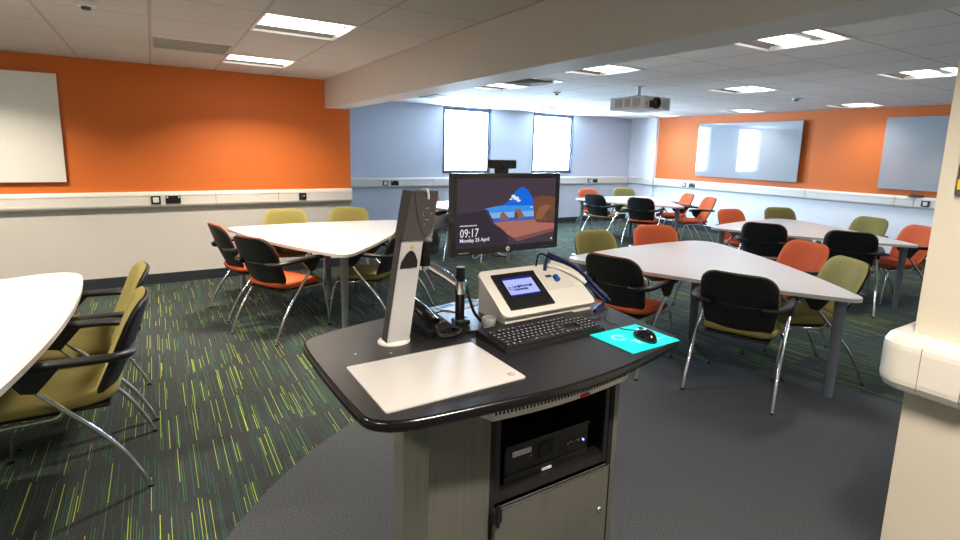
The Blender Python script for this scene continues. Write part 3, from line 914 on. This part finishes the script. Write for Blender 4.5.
b.box(P(.827, FY+.004, .52), P(.845, FY+.014, .90), M['black']); b.box(P(1.285, FY+.004, .52), P(1.303, FY+.014, .90), M['black'])
b.box(P(.827, FY+.006, .52), P(1.303, FY+.46, .554), M['black'])
b.build('rack_interior', t)
b = MB(); b.box(P(.82, FY-.012, .06), P(1.305, FY+.006, .508), S, bev=.003); dr = b.build('door', t)
b = MB(); b.box(P(.82, FY-.014, .508), P(1.305, FY-.006, .514), M['chrome']); b.build('door_lip', dr)
b = MB(); b.lathe([(.011, 0), (.011, .006), (.007, .008)], M['chrome'], Matrix.Translation(P(1.268, FY-.012, .352)) @ Matrix.Rotation(PI/2, 4, 'X'), 16); b.build('lock', dr)
b = MB(); b.box(P(.806, FY-.03, .478), P(.836, FY-.012, .525), M['black'], bev=.003); b.tube([P(.821, FY-.03, .47), P(.821, FY-.03, .54)], .006, M['black']); b.build('hinge', dr)
b = MB()   # toothed cable strip under the worktop edge
strip = sorted((x, y) for x, y in pts if y < -.28 and .70-OX < x < 1.42-OX)
def edge_y(x):
    for (xa, ya), (xb, yb) in zip(strip, strip[1:]):
        if xa <= x <= xb: return ya+(yb-ya)*(x-xa)/(xb-xa)
    return strip[-1][1]
S0, S1 = .70-OX, 1.25-OX
N_ = 24; xs_ = [S0+(S1-S0)*i/N_ for i in range(N_+1)]
lo = [(x, edge_y(x)+.034) for x in xs_]; hi = [(x, y+.006) for x, y in reversed(lo)]
b.prism(lo+hi, .890, .929, M['trunk'])
x = S0+.004
while x < S1-.008:
    b.box((x, edge_y(x)+.0325, .906), (x+.006, edge_y(x)+.036, .920), M['void']); x += .012
b.build('vent_strip', t)
b = MB(); b.lathe([(.004, 0), (.004, .001)], M['alu'], Matrix.Translation(P(.50, 1.52, LZ)), 10); b.lathe([(.004, 0), (.004, .001)], M['alu'], Matrix.Translation(P(.60, 1.475, LZ)), 10); b.build('screw_cap', wt)
b = MB(); b.box((1.02-OX, edge_y(1.02-OX)+.030, .892), (1.055-OX, edge_y(1.02-OX)+.036, .900), M['red']); b.build('red_tab', t)

# PC in the rack
t = thing('computer', 'black desktop computer lying in the open rack of the lectern', 'computer', (.878, FY+.026, .556))
b = MB(); b.box((0, 0, .028), (.352, .36, .128), M['black'], bev=.004); b.build('case', t)
b = MB(); b.box((.0, -.006, .115), (.352, 0, .130), M['black']); b.box((.135, -.004, .05), (.195, -.0005, .105), M['gloss_black']); b.build('front_bezel', t)
b = MB()
b.box((.028, -.005, .088), (.100, -.0005, .104), M['white_print'])
for i in range(9): b.box((.032+i*.0075, -.0056, .092), (.0345+i*.0075, -.0049, .100), M['gap'])
b.build('asset_label', t)
b = MB(); b.lathe([(.003, 0), (.003, .003)], emit('led_blue', (.2, .25, 1, 1), 4), Matrix.Translation((.330, 0, .062)) @ Matrix.Rotation(PI/2, 4, 'X'), 10); b.build('power_light', t)
b = MB()
for x, m in ((.085, M['red']), (.10, M['grey_print'])): b.box((x, -.004, .070), (x+.005, 0, .076), m)
for i in range(6): b.box((.255+i*.012, -.004, .064+.004*(i % 2)), (.262+i*.012, 0, .070+.004*(i % 2)), M['grey_print'])
b.build('front_ports', t)
b = MB(); b.box((.0, .0, 0), (.352, .36, .026), M['black'], bev=.002); b.build('rack_shelf', t)
b = MB(); b.box((.15, -.004, .002), (.19, 0, .010), M['white_print']); b.build('shelf_label', t)

# pale panel
t = thing('writing_panel', 'pale pinkish white flat panel lying on the lectern worktop', 'panel', (.655, 1.275, LZ))
q = []
for cx, cy, a0 in ((.205, .147, 0), (-.205, .147, 90), (-.205, -.147, 180), (.205, -.147, 270)):
    for k in range(5):
        a = R(a0+k*22.5); q.append((cx+.008*math.cos(a), cy+.008*math.sin(a)))
b = MB(); b.prism(q, 0, .004, M['sheet']); b.build('sheet', t)
b = MB(); Tm = Matrix.Translation((.185, -.118, .004))
b.lathe([(.0105, 0), (.0105, .0008)], M['gap'], Tm, 20); b.lathe([(.007, .0008), (.007, .0012)], M['white_print'], Tm, 16); b.box((.181, -.121, .0052), (.189, -.115, .0056), M['red']); b.build('badge', t)

# keyboard
t = thing('keyboard', 'black computer keyboard in front of the white control box', 'keyboard', (1.138, 1.388, LZ), R(1.5))
b = MB()
b.add([(-.225, -.088, 0), (.225, -.088, 0), (.225, .09, 0), (-.225, .09, 0), (-.222, -.085, .012), (.222, -.085, .012), (.222, .088, .026), (-.222, .088, .026)],
      [(0, 3, 2, 1), (4, 5, 6, 7), (0, 1, 5, 4), (1, 2, 6, 5), (2, 3, 7, 6), (3, 0, 4, 7)], M['black'])
b.build('case', t)
keyme = {}
def key(x, y, w):
    k = round(w, 4)
    z = .012+(.014)*(y+.085)/.173
    if k not in keyme:
        b = MB()
        ww, hh = k/2-.0012, .0082
        b.add([(-ww, -hh, 0), (ww, -hh, 0), (ww, hh, 0), (-ww, hh, 0), (-ww+.002, -hh+.002, .007), (ww-.002, -hh+.002, .007), (ww-.002, hh-.001, .007), (-ww+.002, hh-.001, .007)],
              [(4, 5, 6, 7), (0, 1, 5, 4), (1, 2, 6, 5), (2, 3, 7, 6), (3, 0, 4, 7)], M['key'])
        b.box((-.0035, -.001, .0070), (.0005, .004, .0073), M['white_print'])
        o = b.build('key', t); keyme[k] = o
    else:
        o = keyme[k].copy(); C.objects.link(o); o.parent = t
    o.location = (x, y, z)
U = .0192
rowsk = [(.062, [1]+[0]*0, None)]
X0 = -.208
ys = [-.066, -.0468, -.0276, -.0084, .0108, .036]
layout = [
 [1.25, 1.25, 1.25, 6.0, 1.25, 1.25, 1.25, 1.25],
 [2.25]+[1]*10+[2.75],
 [1.75]+[1]*11+[2.25],
 [1.5]+[1]*12+[1.5],
 [1]*13+[2],
 [1, -1, 1, 1, 1, 1, -.5, 1, 1, 1, 1, -.5, 1, 1, 1, 1]]
for r, row in enumerate(layout):
    x = X0
    for w in row:
        if w > 0: key(x+w*U/2, ys[r], w*U)
        x += abs(w)*U
for r in range(6):                       # navigation block and number pad
    for c_ in range(3):
        if r in (0,) or r in (3, 4) or r == 5: key(X0+(15.4+c_)*U, ys[r], U) if not (r == 1) else None
    if r < 5:
        for c_ in range(4): key(X0+(18.75+c_-.0)*U*.985, ys[r], U)
b = MB(); b.tube(smooth_path([(.10, .088, .012), (.16, .12, .004), (.24, .05, .003), (.30, .02, .003), (.36, .06, .003)], 6), .002, M['black'], n=6); b.build('cable', t)

# mouse mat and mouse
t = thing('mouse_mat', 'bright cyan mouse mat with pale print on the right of the lectern', 'mouse mat', (1.40, 1.20, LZ), R(1.5))
b = MB(); b.box((-.12, -.097, 0), (.12, .097, .003), M['cyan']); b.build('pad', t)
b = MB()
Tm = Matrix.Translation((-.052, .025, .003))
vs = []; fs = []
for i in range(20):
    a = 2*PI*i/20
    vs += [(.018*math.cos(a), .018*math.sin(a), .0004), (.026*math.cos(a), .026*math.sin(a), .0004)]
for i in range(17): fs.append((2*i, 2*i+1, 2*i+3, 2*i+2))
b.add(vs, fs, M['cyan_print'], T=Tm); b.build('logo', t); b = MB()
for (x0, x1, y, h) in ((-.035, -.01, -.022, .006), (-.03, .005, -.036, .006), (-.035, -.008, -.05, .007), (.03, .1, -.052, .004), (-.01, .03, -.060, .004), (.06, .085, -.006, .006)):
    b.box((x0, y, .003), (x1, y+h, .0035), M['cyan_print'])
b.build('print', t)
t = thing('computer_mouse', 'black glossy computer mouse on the cyan mat', 'mouse', (1.425, 1.175, LZ+.0035), R(-14))
def dome(lx, ly, h, m, n=20, k=7, T=None):
    b = MB(); vs = []; fs = []
    for j in range(k+1):
        a = (PI/2)*j/k; rr = math.cos(a)**.75 if j < k else 0.02
        for i in range(n):
            an = 2*PI*i/n
            vs.append((lx*rr*math.cos(an), ly*rr*math.sin(an)*(1.0), h*math.sin(a)*(1-.12*math.sin(an))))
    for j in range(k):
        for i in range(n): fs.append((j*n+i, j*n+(i+1) % n, (j+1)*n+(i+1) % n, (j+1)*n+i))
    fs += [list(range(n-1, -1, -1)), [k*n+i for i in range(n)]]
    b.add(vs, fs, m, True, T); return b
dome(.031, .056, .034, M['gloss_black']).build('body', t)
b = MB(); b.tube([(0, .026, .027), (0, .040, .022)], .006, M['dark_grey'], n=10); b.build('scroll_wheel', t)
b = MB(); b.box((-.009, -.030, .0325), (.009, -.024, .0335), M['grey_print']); b.build('marking', t)
b = MB(); b.tube(smooth_path([(0, .054, .01), (-.01, .085, .003), (-.03, .11, .002), (-.02, .14, .002), (-.035, .18, .002), (-.01, .25, .002)], 6), .0017, M['black'], n=6); b.build('cable', t)

# control box with sloping front
t = thing('control_box', 'white sloping control box with a small touch screen behind the keyboard', 'control panel', (1.075, 1.53, LZ))
Wd, D = .43, .19
prof = [(0, 0), (0, .026), (.008, .032), (.165, .136), (.182, .140), (.189, .130), (.19, .12), (.19, 0)]
b = MB(); n = len(prof)
vs = [(0, y, z) for y, z in prof]+[(Wd, y, z) for y, z in prof]
b.add(vs, [(i, (i+1) % n, (i+1) % n+n, i+n) for i in range(n)]+[list(range(n)), list(range(n, 2*n))], M['white_plastic'])
b.build('housing', t)
# overhanging lid with rounded corners
ax = Vector((0, .160, .104)).normalized(); Lm = basis((0, -.004, .0275), (1, 0, 0), ax)
q = []
LW_, LL = Wd+.030, .240
for cx, cy, a0 in ((LW_-.025, LL-.025, 0), (.025, LL-.025, 90), (.025, .025, 180), (LW_-.025, .025, 270)):
    for k in range(6):
        a = R(a0+k*18); q.append((cx-.015+.025*math.cos(a), cy-.008+.025*math.sin(a)))
b = MB(); b.prism(q, 0, .012, M['white_plastic'], T=Lm, smooth=False); b.build('lid', t)
b = MB()
sx0, sx1, sy0, sy1 = .030, .240, .018, .200
b.box((sx0, sy0, .012), (sx1, sy1, .020), M['black'], T=Lm, bev=.002)
scr = b.build('touch_panel', t)
b = MB(); b.box((sx0+.028, sy0+.055, .020), (sx1-.028, sy1-.022, .0206), M['gloss_black'], T=Lm); b.build('inner_bezel', scr)
b = MB(); e1 = emit('touch_screen_glow', srgb(176, 184, 246), .6)
b.box((sx0+.034, sy0+.067, .0206), (sx1-.034, sy1-.038, .0211), e1, T=Lm); ts = b.build('display', scr)
EB = emit('screen_navy', srgb(38, 44, 120), .6)
b = MB(); b.box((sx0+.034, sy1-.037, .0206), (sx1-.034, sy1-.026, .0211), EB, T=Lm); b.box((sx0+.034, sy0+.058, .0206), (sx1-.034, sy0+.066, .0211), EB, T=Lm)
cxl, cyl = sx0+.050, sy0+.100
for (u, v, w_) in ((-.007, .004, .005), (.001, .004, .006), (-.005, -.006, .006), (.005, -.006, .005)):
    b.box((cxl+u-w_/2, cyl+v-w_/2, .0211), (cxl+u+w_/2, cyl+v+w_/2, .0214), EB, T=Lm)
b.build('screen_graphics', scr)
text_mesh('lettering', 'Loughborough\nUniversity', .0165, EB, scr, Lm @ Matrix.Translation((cxl+.012, cyl+.002, .0213)), bold=.0007)
b = MB(); b.box((.26, .09, .012), (.40, .195, .0135), M['trunk'], T=Lm); b.box((.285, .155, .0135), (.315, .168, .0145), M['dark_grey'], T=Lm); b.build('connector_plate', t)
b = MB(); b.box((.315, .125, .0135), (.335, .155, .030), M['blue_bright'], T=Lm, bev=.003); b.build('video_plug', t)

# cables on the control box
t = thing('cable_bundle', 'dark blue and white cable bundle looped over the right of the control box', 'cable', (1.50, 1.68, LZ))
def cab(pts, r, m, name):
    b = MB(); b.tube(smooth_path(pts, 6), r, m, n=8); return b.build(name, t)
def cab2(base, dz, dx, dy, r, m, name): cab([(x+dx*k/5, y+dy*k/5, z+dz) for k, (x, y, z) in enumerate(base)], r, m, name)
hang = [(-.125, .0, .150), (-.075, .045, .195), (-.03, .035, .175), (.015, .0, .150), (.058, -.035, .105), (.092, -.075, .055), (.110, -.120, .018)]
cab2(hang, -.004, .000, .000, .0075, M['blue'], 'blue_cable')
cab2(hang[1:], .004, .018, .020, .0075, M['blue'], 'blue_cable')
cab2(hang[1:], .012, .004, -.012, .0075, M['blue'], 'blue_cable')
cab2(hang[2:], .010, .026, .004, .0075, M['blue'], 'blue_cable')
cab2(hang[2:], -.004, .030, -.016, .0065, M['gloss_black'], 'black_cable')
cab([(.045, -.02, .125), (.085, -.03, .10), (.115, -.06, .055), (.128, -.10, .012), (.09, -.135, .009), (.03, -.165, .009), (-.01, -.19, .006)], .007, M['blue'], 'blue_cable')
cab([(-.16, .015, .165), (-.135, .035, .205), (-.10, .045, .205), (-.06, .03, .18)], .004, M['gloss_black'], 'black_cable')
cab([(-.105, .01, .160), (-.075, .01, .160), (-.04, -.015, .145), (.0, -.05, .125), (.028, -.09, .095)], .009, M['white_plastic'], 'white_cable')
cab([(-.07, .03, .172), (-.03, .01, .158), (.015, -.03, .132), (.045, -.06, .10)], .008, M['white_plastic'], 'white_cable')

# small clear pot
t = thing('clear_pot', 'small clear plastic pot on the lectern beside the control box', 'pot', (1.005, 1.535, LZ))
b = MB(); b.lathe([(.016, 0), (.024, .004), (.026, .02), (.025, .036), (.022, .040), (.020, .036), (.021, .010), (.004, .008)], M['clear']); b.build('bowl', t)
b = MB(); b.lathe([(.018, .009), (.018, .020)], M['grey_print']); b.build('contents', t)

# ------------------------------------------------------------------ visualiser (document camera)
t = thing('visualiser', 'tall silver and grey visualiser standing folded upright on the lectern', 'visualiser', (.648, 1.565, LZ), 0)
b = MB(); b.lathe([(.055, 0), (.055, .006), (.048, .009), (.044, .010)], M['white_plastic'], Matrix.Scale(.85, 4, (0, 1, 0)), 32); b.build('base', t)
lean = .07/.27
def sh(x, y, z): return (x+z*lean, y, z)
b = MB()
def slabz(b, x0, x1, y0, y1, z0, z1, m, w1=None):
    """sheared upright slab; w1 = (x0,x1) at the top"""
    a0, a1 = (x0, x1) if w1 is None else w1
    vs = [sh(x0, y0, z0), sh(x1, y0, z0), sh(x1, y1, z0), sh(x0, y1, z0), sh(a0, y0, z1), sh(a1, y0, z1), sh(a1, y1, z1), sh(a0, y1, z1)]
    b.add(vs, [(0, 3, 2, 1), (4, 5, 6, 7), (0, 1, 5, 4), (1, 2, 6, 5), (2, 3, 7, 6), (3, 0, 4, 7)], m)
lean = 0.0
slabz(b, -.036, .042, -.030, -.026, .008, .352, M['silver'], (.016, .092))
b.build('front_panel', t)
b = MB(); slabz(b, -.038, .040, -.026, .014, .008, .352, M['dark_grey'], (.013, .091)); col = b.build('column', t)
b = MB()
# dark rounded triangle grip with yellow warning mark
lean = .16; zc = .285; gx = -.003
q = [(-.030, -.030), (.030, -.030), (.028, -.008), (.014, .018), (.004, .026), (-.004, .026), (-.014, .018), (-.028, -.008)]
vs = [sh(x+gx, -.034, zc+z) for x, z in q]+[sh(x+gx, -.030, zc+z) for x, z in q]; n = len(q)
b.add(vs, [list(range(n)), list(range(n, 2*n))]+[(i, (i+1) % n, (i+1) % n+n, i+n) for i in range(n)], M['black']); b.build('grip', t)
b = MB(); b.add([sh(-.010, -.0315, .320), sh(.006, -.0315, .320), sh(-.002, -.0315, .334)], [(0, 1, 2)], M['yellow']); b.build('warning_mark', t)
# head: tapered, leaning less, nearly upright
b = MB()
z0, z1 = .345, .505
hx0, hx1 = (.262*lean-.052), (.262*lean+.050)
def hd(xa, xb, xc, xd, y0, y1, y2, y3, za, zb, m):
    vs = [(xa, y0, za), (xb, y0, za), (xb, y1, za), (xa, y1, za), (xc, y2, zb), (xd, y2, zb), (xd, y3, zb), (xc, y3, zb)]
    b.add(vs, [(0, 3, 2, 1), (4, 5, 6, 7), (0, 1, 5, 4), (1, 2, 6, 5), (2, 3, 7, 6), (3, 0, 4, 7)], m)
hd(.014, .094, .046, .140, -.036, .030, -.040, .036, z0, z1, M['dark_grey'])
head = b.build('camera_head', t)
b = MB(); q = [(.054, .502), (.138, .502), (.130, .45), (.122, .39), (.110, .362), (.098, .354), (.084, .368), (.064, .43)]
def yf(z): return -.0365-.004*(z-z0)/(z1-z0)
vs = [(x, yf(z)-.003, z) for x, z in q]+[(x, yf(z)+.002, z) for x, z in q]; n = len(q)
b.add(vs, [list(range(n)), list(range(n, 2*n))]+[(i, (i+1) % n, (i+1) % n+n, i+n) for i in range(n)], M['dark_grey']); b.build('cover_plate', head)
b = MB()
for x, z, w_, h_ in ((.098, .450, .014, .003), (.098, .412, .014, .003), (.083, .431, .003, .014), (.114, .432, .005, .005), (.088, .398, .003, .005)):
    b.box((x-w_/2, yf(z)-.005, z-h_/2), (x+w_/2, yf(z)-.003, z+h_/2), M['grey_print'])
b.build('control_marks', head)
b = MB(); b.tube(smooth_path([(.088, -.02, .507), (.095, -.044, .510), (.100, -.047, .495), (.100, -.046, .480)], 5), .0045, M['white_plastic'], n=8); b.build('hook', head)

# ------------------------------------------------------------------ telephone
t = thing('telephone', 'black desk telephone with handset and coiled cord behind the visualiser', 'telephone', (.800, 1.645, LZ), R(14))
b = MB()
vs = [(-.065, -.10, 0), (.060, -.10, 0), (.060, .10, 0), (-.065, .10, 0), (-.062, -.097, .018), (.057, -.097, .018), (.057, .095, .065), (-.062, .095, .065)]
b.add(vs, [(0, 3, 2, 1), (4, 5, 6, 7), (0, 1, 5, 4), (1, 2, 6, 5), (2, 3, 7, 6), (3, 0, 4, 7)], M['black']); b.build('base', t)
sl = basis((0, 0, .0415), (1, 0, 0), (0, .192, .047))
for i in range(3):
    for j in range(4):
        b = MB(); b.box((-.008+i*.020, -.07+j*.024, 0), (.007+i*.020, -.054+j*.024, .005), M['dark_grey'], T=sl, bev=.001); b.build('key', t)
b = MB(); b.box((-.008, .035, 0), (.05, .075, .003), M['dark_grey'], T=sl); b.build('display', t)
b = MB()
hp = smooth_path([(-.045, -.105, .055), (-.045, -.085, .062), (-.043, -.04, .082), (-.042, .02, .098), (-.043, .07, .102), (-.045, .10, .090)], 4)
b.tube(hp, .02, M['gloss_black'], n=12, flat=(.025, .018))
b.tube([(-.045, -.088, .056), (-.045, -.086, .036)], .022, M['gloss_black'], n=14); b.tube([(-.045, .085, .090), (-.045, .082, .064)], .022, M['gloss_black'], n=14)
b.build('handset', t)
b = MB(); core = smooth_path([(-.042, -.108, .042), (-.045, -.135, .014), (-.01, -.150, .010), (.035, -.145, .010), (.062, -.122, .010), (.052, -.098, .014)], 14)
co = []
N_ = len(core)
for i in range(N_*5):
    s = i/5; k = min(int(s), N_-2); f = s-k
    p = core[k].lerp(core[k+1], min(1, f)) if k < N_-1 else core[-1]
    tt = (core[k+1]-core[k]).normalized(); a = tt.cross(Vector((0, 0, 1))).normalized(); c_ = a.cross(tt)
    an = i*1.25; co.append(p+a*math.cos(an)*.0068+c_*math.sin(an)*.0068)
b.tube(co, .0021, M['black'], n=5); b.build('coiled_cord', t)

# blue and white paper at the back of the worktop
t = thing('leaflet', 'pale blue and white papers lying at the back of the lectern behind the telephone', 'paper', (1.05, 1.83, LZ), R(15))
b = MB(); b.box((-.10, -.05, 0), (.10, .04, .0015), M['paper']); b.build('sheet', t)
b = MB(); b.box((-.09, .005, .0015), (-.02, .035, .002), M['paper_blue']); b.box((.03, -.01, .0015), (.09, .03, .002), M['paper_blue']); b.build('print', t)

# ------------------------------------------------------------------ monitor with arm
t = thing('monitor_stand', 'chrome and black articulated monitor arm clamped to the lectern', 'monitor arm', (.92, 1.60, LZ))
b = MB(); b.box((-.018, -.085, 0), (.048, .03, .008), M['black'], bev=.002); b.box((-.02, -.028, .008), (.03, .028, .026), M['black'], bev=.004); b.build('clamp_plate', t)
b = MB(); b.tube([(0, 0, .008), (0, 0, .222)], .0175, M['gloss_black'], n=20); b.build('post', t)
b = MB(); b.tube([(0, 0, .125), (0, 0, .172)], .0235, M['chrome'], n=20); b.build('collar', t)
b = MB(); b.tube([(0, 0, .008), (0, 0, .030)], .022, M['chrome'], n=20); b.build('collar', t)
e_ = (-.125, .045, .262)
b = MB(); b.tube([(0, 0, .150), (-.05, .018, .190), (-.125, .045, .243)], .016, M['chrome'], n=14, flat=(.013, .019)); b.build('lower_arm', t)
b = MB(); b.lathe([(.024, -.03), (.024, .055)], M['gloss_black'], Matrix.Translation((-.125, .045, .262)), 18); b.lathe([(.018, -.045), (.018, -.03)], M['chrome'], Matrix.Translation((-.125, .045, .262)), 16); b.build('elbow_joint', t)
b = MB(); b.tube([(-.125, .045, .300), (-.085, .10, .318), (-.03, .185, .352), (.10, .20, .38), (.24, .168, .38)], .02, M['alu'], n=12, flat=(.017, .026)); b.build('upper_arm', t)
b = MB(); b.tube([(-.125, .03, .285), (-.08, .06, .285), (-.03, .15, .315)], .02, M['black'], n=10); b.build('cable_cover', t)
b = MB(); b.lathe([(.012, 0), (.012, .006)], M['chrome'], Matrix.Translation((-.095, .068, .318)) @ Matrix.Rotation(PI/2, 4, 'X'), 14); b.build('bolt', t)
b = MB(); b.tube(smooth_path([(.02, -.005, .16), (.03, -.02, .10), (.05, -.02, .05), (.085, -.01, .01)], 6), .006, M['black'], n=8)
b.tube(smooth_path([(-.02, .16, .006), (.0, .10, .03), (.02, .04, .03), (.06, .05, .006)], 6), .003, M['blue'], n=8); b.build('cable', t)

MX0, MX1, MY, MZ0, MZ1 = .943, 1.462, 1.715, 1.195, 1.512
t = thing('monitor', 'black widescreen monitor showing a cave beach lock screen on the arm', 'monitor', (MX0, MY, MZ0))
w, h = MX1-MX0, MZ1-MZ0; bz = .022
b = MB(); b.box((0, .0, 0), (w, .030, h), M['black'], bev=.006); b.box((.10, .03, .05), (w-.10, .05, h-.04), M['black'], bev=.008); b.build('casing', t)
b = MB()
for x0, x1, z0, z1 in ((0, w, h-bz*.9, h), (0, w, 0, bz*1.25), (0, bz*.85, bz*1.25, h-bz*.9), (w-bz*.85, w, bz*1.25, h-bz*.9)):
    b.box((x0, -.004, z0), (x1, .0005, z1), M['gloss_black'])
b.build('bezel', t)
sx0, sx1, sz0, sz1 = bz*.85, w-bz*.85, bz*1.25, h-bz*.9
SW, SH = sx1-sx0, sz1-sz0
b = MB()
def sc(u, v, l): return (sx0+u*SW, -.0008-.00025*l, sz0+(1-v)*SH)
def spoly(pts, m, l): b.poly([sc(u, v, l) for u, v in pts], m)
def E_(n, c, s=.5): return emit('screen_'+n, srgb(*c), s)
base = E_('cave', (74, 62, 72)); sky1 = E_('sky_blue', (30, 108, 224)); sky2 = E_('sky_mid', (70, 146, 234)); sky3 = E_('sky_low', (132, 182, 236)); sea = E_('sea', (66, 98, 190)); sand = E_('sand', (176, 112, 98))
sand2 = E_('wet_sand', (128, 84, 86)); rock = E_('rock', (140, 102, 84)); rock2 = E_('rock_dark', (100, 74, 64)); wht = E_('white', (238, 240, 248)); cave2 = E_('cave_low', (58, 50, 60)); wall = E_('cave_lit', (116, 78, 60)); wall2 = E_('cave_lit_warm', (146, 98, 68))
spoly([(0, 0), (1, 0), (1, 1), (0, 1)], base, 0)
spoly([(.44, .40), (.50, .34), (.54, .24), (.60, .15), (.645, .13), (.70, .19), (.745, .29), (.755, .36), (.76, .42)], sky1, 1)
spoly([(.30, .46), (.26, .44), (.36, .41), (.44, .40), (.76, .42), (.765, .50), (.31, .50)], sky2, 1)
spoly([(.31, .50), (.765, .50), (.77, .585), (.34, .585)], sky3, 1)
spoly([(.34, .585), (.77, .585), (.775, .64), (.36, .65)], sea, 2)
spoly([(.35, .65), (.56, .635), (.775, .62), (.80, .68), (1, .71), (1, .79), (.56, .90), (.50, .84), (.44, .75)], sand, 2)
spoly([(.56, .90), (1, .79), (1, .84), (.60, .96)], sand2, 2)
spoly([(.415, .62), (.42, .52), (.45, .49), (.475, .54), (.50, .58), (.505, .62)], rock, 3)
spoly([(.56, .61), (.565, .48), (.60, .45), (.635, .50), (.66, .56), (.665, .60)], rock, 3)
spoly([(.56, .61), (.565, .50), (.59, .52), (.60, .605)], rock2, 4)
for cx_, cy_, rx, ry in ((.545, .27, .022, .025), (.575, .30, .03, .025), (.60, .335, .022, .018), (.52, .31, .015, .012), (.74, .44, .012, .01)):
    spoly([(cx_+rx*math.cos(2*PI*i/12), cy_+ry*math.sin(2*PI*i/12)) for i in range(12)], wht, 3)
spoly([(.755, .30), (.84, .27), (1, .30), (1, .68), (.80, .67), (.775, .60)], wall, 2)
spoly([(.78, .62), (.82, .45), (.90, .40), (.96, .44), (.90, .52), (.86, .64)], wall2, 3)
spoly([(.90, .55), (.97, .50), (1, .58), (1, .66), (.92, .66)], rock2, 3)
spoly([(0, .50), (.27, .46), (.30, .55), (.34, .66), (.44, .76), (.50, .86), (.50, 1), (0, 1)], cave2, 3)
spoly([(.965, .94), (.98, .94), (.98, .965), (.965, .965)], wht, 4)
for i in range(14): spoly([(.035+i*.0115, .665), (.043+i*.0115, .665), (.043+i*.0115, .680), (.035+i*.0115, .680)], wht, 4)
scn = b.build('screen', t)
TM = lambda u, v, l=5: basis((sx0+u*SW, -.0008-.00025*l, sz0+(1-v)*SH), (1, 0, 0), (0, 0, 1))
text_mesh('clock_text', '09:17', .048, wht, scn, TM(.035, .84), extrude=.0001, sx=.8)
text_mesh('date_text', 'Monday 25 April', .020, wht, scn, TM(.035, .91), extrude=.0001, bold=.0003)
b = MB(); b.lathe([(.0085, 0), (.0085, .0015)], M['white_print'], Matrix.Translation((w*.5+.0, -.004, bz*.62)) @ Matrix.Rotation(PI/2, 4, 'X'), 24); lg = b.build('logo', t)
text_mesh('logo_letters', 'hp', .012, M['gloss_black'], lg, basis((w*.5-.0058, -.0058, bz*.62-.0028), (1, 0, 0), (0, 0, 1)), extrude=.0002, bold=.0003)
b = MB()
for i in range(4): b.box((w-.10+i*.016, -.0055, .008), (w-.092+i*.016, -.004, .011), M['dark_grey'])
b.box((.03, -.0045, .008), (.075, -.004, .012), M['grey_print'])
b.build('button', t)
b = MB(); b.tube(smooth_path([(.21, .03, .03), (.24, .03, -.01), (.28, .03, -.02), (.32, .03, -.004), (.33, .03, .03)], 6), .004, M['white_plastic'], n=8)
b.tube(smooth_path([(.16, .035, .04), (.15, .035, -.012), (.12, .035, -.02), (.125, .03, .03)], 6), .003, M['white_plastic'], n=8)
b.tube(smooth_path([(.20, .04, .04), (.22, .04, -.016), (.26, .04, -.026), (.30, .04, -.02), (.34, .035, .03)], 6), .004, M['black'], n=8); b.build('cable', t)

t = thing('webcam', 'black webcam perched on top of the monitor', 'webcam', (1.172, MY+.012, MZ1))
b = MB(); b.box((-.062, -.016, .018), (.062, .014, .052), M['black'], bev=.006); b.build('body', t)
b = MB(); b.box((-.022, -.018, .0), (.022, .02, .018), M['black'], bev=.003); b.build('clip', t)
b = MB(); b.lathe([(.012, 0), (.012, .004), (.007, .004)], M['gloss_black'], Matrix.Translation((0, -.0155, .035)) @ Matrix.Rotation(PI/2, 4, 'X'), 16); b.build('lens', t)

# ------------------------------------------------------------------ world, camera, view
wd = bpy.data.worlds.new('World'); bpy.context.scene.world = wd; wd.use_nodes = True
bg = wd.node_tree.nodes['Background']; bg.inputs[0].default_value = (.56, .76, 1.0, 1); bg.inputs[1].default_value = 42.0
for k, (x0, x1) in enumerate(W):
    la = bpy.data.lights.new('window_portal', 'AREA'); la.shape = 'RECTANGLE'; la.size = x1-x0-.1; la.size_y = WZ1-WZ0-.12
    la.cycles.is_portal = True
    o = bpy.data.objects.new('window_portal', la); C.objects.link(o)
    o.location = ((x0+x1)/2, WY+.10, (WZ0+WZ1)/2); o.rotation_euler = (-PI/2, 0, 0); o['kind'] = 'structure'

cam = bpy.data.cameras.new('camera'); co_ = bpy.data.objects.new('camera', cam); C.objects.link(co_)
F_, PIT, ROL, YAW, CY = 522.519, .16075, .02493, .55825, -35.137
f = Vector((math.sin(YAW)*math.cos(PIT), math.cos(YAW)*math.cos(PIT), -math.sin(PIT)))
r = Vector((math.cos(YAW), -math.sin(YAW), 0)); u = r.cross(f)
r2 = r*math.cos(ROL)+u*math.sin(ROL); u2 = -r*math.sin(ROL)+u*math.cos(ROL)
m4 = Matrix((r2, u2, -f)).transposed().to_4x4(); m4.translation = (0, 0, 1.6)
co_.matrix_world = m4
cam.sensor_width = 36; cam.lens = F_/960*36; cam.shift_y = CY/960; cam.clip_start = .05
bpy.context.scene.camera = co_
vs_ = bpy.context.scene.view_settings
vs_.view_transform = 'Standard'; vs_.look = 'None'; vs_.exposure = 0.9; vs_.gamma = 1.0; vs_.use_curve_mapping = False
